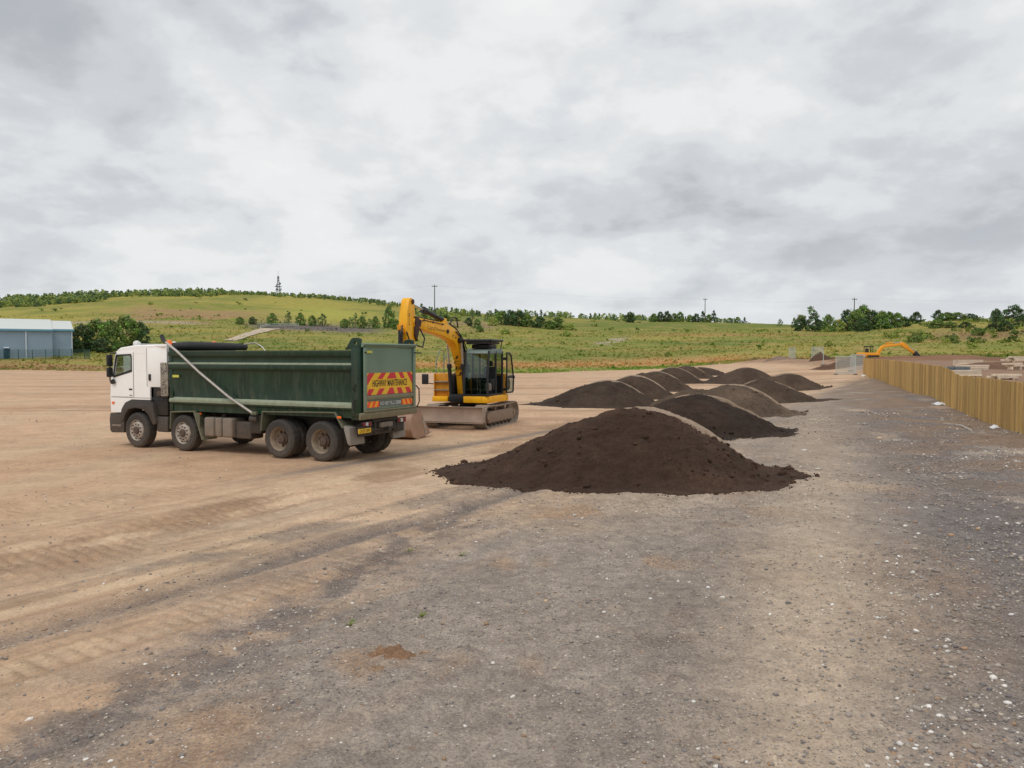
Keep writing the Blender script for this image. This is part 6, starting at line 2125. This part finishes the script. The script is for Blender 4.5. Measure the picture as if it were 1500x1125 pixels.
    for k, yy in enumerate((YB1 + 0.03, YB1 + 0.075)):
        MB().tube([(0.95, yy, 1.3), (0.72, yy, 2.1), (0.98, yy, 2.85), (1.36, yy, 3.42), (1.8, yy, 3.62 + 0.05 * k)], 0.022, 8).build('hydraulic_hose', M['ex_black'], bm_)
    MB().tube([(2.9, YB1 + 0.025, 3.84), (3.6, YB1 + 0.025, 3.88), (4.5, YB1 + 0.025, 3.93), (4.85, YB1 + 0.05, 3.83)], 0.016, 6).build('hydraulic_pipe', M['pin_brown'], bm_)
    for xx in (2.95, 3.75, 4.45):
        MB().box(xx - 0.03, xx + 0.03, YB1 + 0.001, YB1 + 0.045, 3.81 + (xx - 2.9) * 0.055, 3.87 + (xx - 2.9) * 0.055).build('pipe_clamp', M['ex_black'], bm_)
    for yy in (YB0 - 0.003, YB1 + 0.003):
        MB().prism([(4.95, 3.70), (4.70, 3.68), (4.62, 3.90), (4.9, 3.98), (5.12, 3.90), (5.14, 3.76)], 'y', yy - 0.004, yy + 0.004).build('pivot_plate', M['pin_brown'], bm_)
    MB().tube([(0.75, -0.42, 1.25), (1.0, -0.5, 1.6), (0.85, -0.5, 2.0), (0.6, -0.45, 2.05)], 0.03, 8).build('hydraulic_hose', M['ex_black'], E)
    MB().tube([(0.8, 0.12, 1.2), (1.1, 0.14, 1.55), (0.9, 0.12, 1.9), (0.75, 0.1, 2.2)], 0.03, 8).build('hydraulic_hose', M['ex_black'], E)
    MB().box(0.30, 0.95, -0.55, -0.40, 1.25, 2.0).build('valve_block', M['ex_black'], E, 0.03)
    # boom rams
    for y in (YB0 - 0.11, YB1 + 0.11):
        rm = knot('boom_ram', E)
        a, b = Vector((1.12, y, 1.12)), Vector((1.50, y, 3.30))
        m = a.lerp(b, 0.58)
        MB().ring(a, m, 0.075, n=14).build('barrel', M['ex_black'], rm)
        MB().ring(m, b, 0.042, n=12).build('rod', M['chrome'], rm)
        MB().ring(m - (b - a).normalized() * 0.14, m + (b - a).normalized() * 0.02, 0.095, n=14).build('gland', M['ex_black'], rm)
    rm = knot('arm_ram', E)
    a, b = Vector((2.42, -0.165, 4.0)), Vector((5.06, -0.165, 4.46))
    m = a.lerp(b, 0.62)
    MB().ring(a, m, 0.085, n=14).build('barrel', M['ex_black'], rm)
    MB().ring(m, b, 0.045, n=12).build('rod', M['chrome'], rm)
    MB().ring(m - (b - a).normalized() * 0.12, m + (b - a).normalized() * 0.06, 0.125, n=14).build('gland', M['ex_black'], rm)
    MB().prism([(2.22, 3.82), (2.36, 4.08), (2.50, 4.08), (2.75, 3.90)], 'y', -0.25, -0.08).build('ram_bracket', M['yellow_paint'], rm, 0.01)
    # --- arm, straight down to the bucket
    ar = knot('dipper_arm', E)
    arm = [(5.16, 4.60), (5.08, 4.50), (5.02, 4.16), (4.92, 3.86), (4.98, 3.5), (5.10, 2.6), (5.14, 1.28), (5.40, 1.28), (5.50, 2.6), (5.62, 3.4), (5.64, 3.72), (5.58, 4.16), (5.44, 4.54), (5.34, 4.62)]
    MB().prism(arm, 'y', -0.31, -0.02).build('arm_box', M['yellow_paint'], ar, 0.018, 2)
    MB().prism([(4.86, 3.56), (4.80, 3.80), (4.90, 4.00), (5.10, 4.02), (5.14, 3.40), (5.0, 3.2)], 'y', -0.385, 0.055).build('arm_fork', M['pin_brown'], ar, 0.01)
    MB().ring((5.22, -0.35, 4.50), (5.22, 0.02, 4.50), 0.08, n=14).build('arm_pin', M['pin_brown'], ar)
    text_part('lettering', 'JCB', M['letter_black'], ar, (5.40, -0.019, 3.70), (0, 0, 1), (1, 0, 0), 0.42, 0.09, 0.0, 0.002)
    ra_ = MB().ring((5.80, -0.165, 2.2), (5.78, -0.165, 3.62), 0.08, n=14).build('bucket_ram', M['ex_black'], ar)
    MB().ring((5.74, -0.165, 1.15), (5.80, -0.165, 2.2), 0.045, n=12).build('rod', M['chrome'], ra_)
    MB().prism([(5.55, 3.55), (5.88, 3.72), (5.88, 3.55), (5.6, 3.4)], 'y', -0.24, -0.09).build('ram_bracket', M['yellow_grime'], ar, 0.01)
    MB().tube([(5.7, 0.01, 3.5), (5.55, 0.06, 3.15), (5.25, 0.06, 3.05), (5.1, 0.08, 3.1)], 0.024, 8).build('hydraulic_hose', M['ex_black'], ar)
    MB().tube([(5.85, -0.05, 3.7), (6.0, -0.05, 3.45), (5.92, -0.05, 3.2)], 0.022, 8).build('hydraulic_hose', M['ex_black'], ar)
    MB().prism([(5.20, 1.25), (5.36, 1.30), (5.80, 1.16), (5.80, 1.04), (5.4, 1.12)], 'y', -0.30, -0.03).build('bucket_link', M['pin_brown'], ar, 0.02)
    # --- bucket, mouth turned back towards the machine
    bk = knot('bucket', E)
    sidep = [(5.72, 0.98), (5.40, 0.98), (5.20, 0.76), (4.98, 0.48), (4.70, 0.22), (4.66, 0.12), (5.0, 0.05), (5.60, 0.0), (5.92, 0.10), (6.06, 0.34), (6.0, 0.62), (5.88, 0.86)]
    for y in (0.30, -0.86):
        MB().prism(sidep, 'y', y, y + 0.03).build('side_plate', M['bucket_steel'], bk, 0.006, 1)
    wrap = [(4.70, 0.10), (5.0, 0.05), (5.60, 0.0), (5.92, 0.10), (6.06, 0.34), (6.0, 0.62), (5.88, 0.86), (5.72, 0.98), (5.40, 0.98)]
    inner = [(5.42, 0.94), (5.70, 0.94), (5.85, 0.84), (5.96, 0.61), (6.02, 0.35), (5.90, 0.135), (5.60, 0.035), (5.0, 0.085), (4.70, 0.125)]
    MB().prism(wrap + inner, 'y', -0.828, 0.298).build('shell', M['bucket_steel'], bk, 0.004, 1)
    for k in range(5):
        y = -0.74 + k * 0.24
        MB().prism([(4.78, 0.07), (4.44, 0.13), (4.44, 0.155), (4.78, 0.15)], 'y', y, y + 0.09).build('tooth', M['track_steel'], bk, 0.006, 1)
    for y in (-0.30, -0.06):
        MB().prism([(5.16, 1.28), (5.40, 1.34), (5.84, 1.16), (5.88, 0.9), (5.72, 0.985), (5.40, 0.985)], 'y', y, y + 0.03).build('hanger_plate', M['bucket_steel'], bk, 0.006, 1)
    MB().prism([(5.30, 0.74), (5.16, 0.70), (4.90, 0.14), (5.02, 0.12)], 'y', 0.331, 0.345).build('wear_strip', M['track_steel'], bk)


build_digger()


# ------------------------------------------------------------------ second digger, far beyond the fence
def build_far_digger():
    Y = 108.0
    x = col_of(1273, Y)
    z = CAMH + (HORIZON - 531.0) / FPX * Y
    E = thing('excavator', 'orange tracked digger reaching out beyond the end of the board fence', 'excavator', (x, Y, z), 0.06)
    E.scale = (0.80, 0.80, 0.80)
    mound('earth_bank', 'earth bank that the far orange digger stands on', 'earth bank', x + 1.0, Y + 0.4, 6.0, 3.2, max(0.3, z - gz(x, Y) + 0.12), 0.0, srgb(106, 82, 64), 57, 60, 40, 0.08)
    k = 1.0
    for s in (1, -1):
        tr = knot('track', E)
        MB().prism([(-1.6, 0.1), (-1.9, 0.35), (-1.85, 0.7), (-1.6, 0.86), (1.6, 0.86), (1.85, 0.7), (1.9, 0.35), (1.6, 0.1)], 'y', s * 0.85 - 0.27, s * 0.85 + 0.27).build('track_belt', M['machine_dark'], tr, 0.05)
        for q in (-1.45, 1.45):
            MB().ring((q, s * 1.1, 0.48), (q, s * 1.16, 0.48), 0.3, n=14).build('wheel', M['track_dirt'], tr)
    MB().box(-1.75, 1.15, -1.2, 1.2, 0.95, 1.25).build('deck', M['machine_dark'], E, 0.03)
    MB().prism([(-1.80, 1.0), (-1.80, 1.55), (-1.70, 1.75), (1.05, 1.70), (1.30, 1.45), (1.30, 1.25), (-1.0, 1.25), (-1.0, 1.0)], 'y', -1.22, 1.22).build('house', M['machine_orange'], E, 0.05)
    MB().box(-1.84, -1.1, -1.15, 1.15, 0.90, 1.24).build('counterweight', M['machine_dark'], E, 0.08)
    cb = knot('cab', E)
    for (a, y) in ((-0.35, 0.25), (0.85, 0.25), (-0.35, 1.18), (0.85, 1.18)):
        MB().tube([(a, y, 1.7), (a * 0.9, y, 2.75)], 0.05, 6).build('cab_post', M['machine_dark'], cb)
    MB().box(-0.45, 0.95, 0.2, 1.22, 2.72, 2.90).build('cab_roof', M['machine_dark'], cb, 0.04)
    MB().box(-0.3, 0.15, 0.45, 0.95, 1.72, 2.45).build('seat', M['machine_dark'], cb, 0.06)
    MB().box(0.83, 0.84, 0.3, 1.14, 1.72, 2.70).build('windscreen', M['glass'], cb)
    MB().box(-0.85, -0.7, -0.6, -0.45, 1.74, 2.25).build('exhaust', M['machine_dark'], E)
    boom = [(0.75, 1.25), (1.15, 1.85), (1.9, 2.85), (2.4, 3.12), (5.35, 3.38), (5.65, 3.2), (5.5, 2.95), (2.65, 2.70), (2.15, 2.35), (1.5, 1.45), (1.3, 1.1)]
    MB().prism(boom, 'y', -0.55, -0.15).build('boom', M['machine_orange'], E, 0.03)
    rm = MB().ring((1.35, -0.35, 1.2), (2.3, -0.35, 2.7), 0.09, n=8).build('boom_ram', M['machine_dark'], E)
    a2 = MB().ring((2.7, -0.35, 3.35), (4.1, -0.35, 3.50), 0.11, n=8).build('arm_ram', M['machine_orange'], E)
    MB().ring((4.1, -0.35, 3.50), (5.45, -0.35, 3.52), 0.07, n=8).build('rod', M['chrome'], a2)
    MB().prism([(5.2, 3.45), (5.65, 3.65), (5.95, 3.35), (8.05, 1.75), (7.85, 1.5), (5.55, 2.85)], 'y', -0.52, -0.18).build('dipper_arm', M['machine_orange'], E, 0.03)
    b2 = MB().ring((5.95, -0.35, 3.45), (6.9, -0.35, 2.80), 0.09, n=8).build('bucket_ram', M['machine_orange'], E)
    MB().ring((6.9, -0.35, 2.80), (8.0, -0.35, 2.05), 0.06, n=8).build('rod', M['chrome'], b2)
    bk = knot('bucket', E)
    MB().prism([(7.8, 1.75), (8.1, 2.05), (8.55, 1.5), (9.0, 1.05), (8.85, 0.62), (8.5, 0.55), (8.15, 1.0), (7.95, 1.35)], 'y', -0.85, 0.15).build('shell', M['machine_dark'], bk, 0.04)
    MB().prism([(7.75, 1.7), (8.0, 2.1), (8.3, 1.9), (8.1, 1.5)], 'y', -0.6, -0.1).build('link', M['track_dirt'], bk, 0.02)
    MB().tube([(-0.9, 1.2, 1.75), (-0.9, 1.2, 2.15), (-1.4, 1.2, 2.15), (-1.4, 1.2, 1.75)], 0.03, 6).build('handrail', M['machine_dark'], E)


build_far_digger()


# ------------------------------------------------------------------ small things on the ground
def build_small():
    rs = random.Random(12)
    nrs = np.random.RandomState(33)
    G = 'larger pale stones lying on the gravel'
    pal = (srgb(214, 208, 200), srgb(198, 190, 178), srgb(186, 172, 152), srgb(222, 220, 216), srgb(206, 178, 148), srgb(168, 162, 158))
    spots = [(883, 873), (1060, 880), (1012, 856), (1040, 863), (955, 880), (800, 883), (700, 888), (842, 752), (845, 770), (790, 785), (810, 778), (820, 745), (950, 860), (996, 855), (902, 960), (838, 965), (877, 940),
             (1062, 878), (1180, 660), (1200, 690), (1245, 680), (1268, 622), (1290, 640), (1345, 790), (1350, 782), (1330, 770), (1430, 825), (1355, 850), (1300, 1068), (1424, 1112), (1275, 1113), (1020, 1035), (1028, 1104), (1432, 1040), (1212, 1025), (1060, 925), (1303, 940), (1490, 900),
             (303, 770), (697, 800), (620, 985), (722, 975), (665, 1010), (1395, 685), (1360, 745), (1230, 800), (1290, 800), (1410, 700), (1320, 660)]
    for (px, py) in spots:
        e = math.atan((py - HORIZON) / FPX)
        Y = CAMH * FPX / (py - HORIZON); x = col_of(px, Y)
        px_m = FPX / Y
        s = (rs.uniform(5.0, 9.5)) / px_m * 0.5
        v, f, t = stones(1, nrs, np.array([[x, Y]]), np.array([s]), np.array([pal[rs.randrange(len(pal))]]), 0.45, (0.3, 0.5))
        v[:, 0] -= x; v[:, 1] -= Y
        o = fast_mesh('stone', v, f, t, M['gravel'])
        o.location = (x, Y, 0)
        where = ('pale stone in the scatter on the near bottom edge of the ground' if py > 1000 else 'pale stone on the dark gravel beside the wheel path, fence side' if px > 1160 and py > 735
                 else 'pale stone on the bare ground between the heaps and the fence' if px > 1160 else 'pale stone just below the foot of the biggest heap' if py < 800 and px > 740
                 else 'lone pale stone in the rut across the sandy yard' if px < 400 else 'pale stone on the sandy edge above the clod of soil' if py < 850 else 'pale stone on the grey gravel in the middle of the foreground')
        tag(o, where, 'stone', G)
    # clod of reddish soil in the foreground, in crumbled lumps
    Y = CAMH * FPX / (962 - HORIZON); x = col_of(577, Y)
    mound('soil_clod', 'flat reddish-brown clod of soil dropped on the near gravel', 'soil clod', x, Y, 0.30, 0.30, 0.10, 0.4, srgb(150, 118, 92), 61, 56, 50, 1.1)
    Y = CAMH * FPX / (985 - HORIZON); x = col_of(545, Y)
    mound('soil_clod', 'thin smear of crumbled soil beside the reddish clod', 'soil clod', x, Y, 0.26, 0.2, 0.05, 0.1, srgb(156, 128, 102), 62, 40, 30, 1.2)
    # green sprigs
    for px, py, lab in ((513, 918, 'tiny green weed sprouting on the near gravel'), (617, 910, 'tiny green tuft beside the clod of soil'), (676, 818, 'small green tuft near the edge of the sandy yard'), (601, 812, 'faint green tuft between the ruts')):
        Y = CAMH * FPX / (py - HORIZON); x = col_of(px, Y)
        N = 26
        V, T = [], []
        for k in range(N):
            a = rs.uniform(0, 6.28); r = rs.uniform(0, 0.06); L = rs.uniform(0.025, 0.06); w = 0.007
            bx, by = math.cos(a) * r, math.sin(a) * r
            V += [(bx - w * math.sin(a), by + w * math.cos(a), 0), (bx + w * math.sin(a), by - w * math.cos(a), 0), (bx + math.cos(a) * L, by + math.sin(a) * L, L * 0.7)]
            T += [srgb(110 + rs.randrange(30), 140, 60)] * 3
        o = fast_mesh('weed', np.array(V), np.arange(len(V)).reshape(-1, 3), np.array(T), M['leaf'])
        o.location = (x, Y, gz(x, Y) - 0.003)
        tag(o, lab, 'weed')
    # grey hose and scraps of sheeting at the foot of the fence
    pts = []
    for px, py in ((1384, 618), (1398, 618), (1410, 620), (1421, 624), (1426, 627)):
        Y = CAMH * FPX / (py - HORIZON) * 0.98; x = col_of(px, Y)
        pts.append((x, Y, gz(x, Y) + 0.03))
    tag(MB().tube(pts, 0.035, 8).build('hose', M['hose_grey']), 'short grey hose lying curved on the ground near the fence', 'hose')
    for px, Y, w, h, lab in ((1374, 41.0, 0.6, 0.14, 'grey-white plastic sheet caught under the step of the fence'), (1467, 29.9, 0.34, 0.12, 'white plastic scrap at the foot of the board fence'), (1268, 78.0, 0.5, 0.18, 'white scrap at the far end of the board fence')):
        x = float(fence_x(Y)) - 0.28
        u, v = np.meshgrid(np.linspace(-1, 1, 18), np.linspace(-1, 1, 12))
        hh = h * np.clip(1 - (u ** 2 + v ** 2) * 0.8, 0, 1) * (0.35 + fbm(u * 2.5 + Y, v * 2.5, 3, 5))
        X2, Y2 = u * w * 0.5, v * w * 0.4
        Zg = ground_z(x + X2, Y + Y2)
        idx = np.arange(18 * 12).reshape(12, 18)
        F = np.stack([idx[:-1, :-1], idx[:-1, 1:], idx[1:, 1:], idx[1:, :-1]], -1).reshape(-1, 4)
        o = fast_mesh('plastic_sheet', np.stack([X2, Y2, Zg + hh + 0.012], -1).reshape(-1, 3), F, np.ones((18 * 12, 3)) * 0.7, M['plastic_white'])
        o.location = (x, Y, 0)
        tag(o, lab, 'plastic sheet')


build_small()
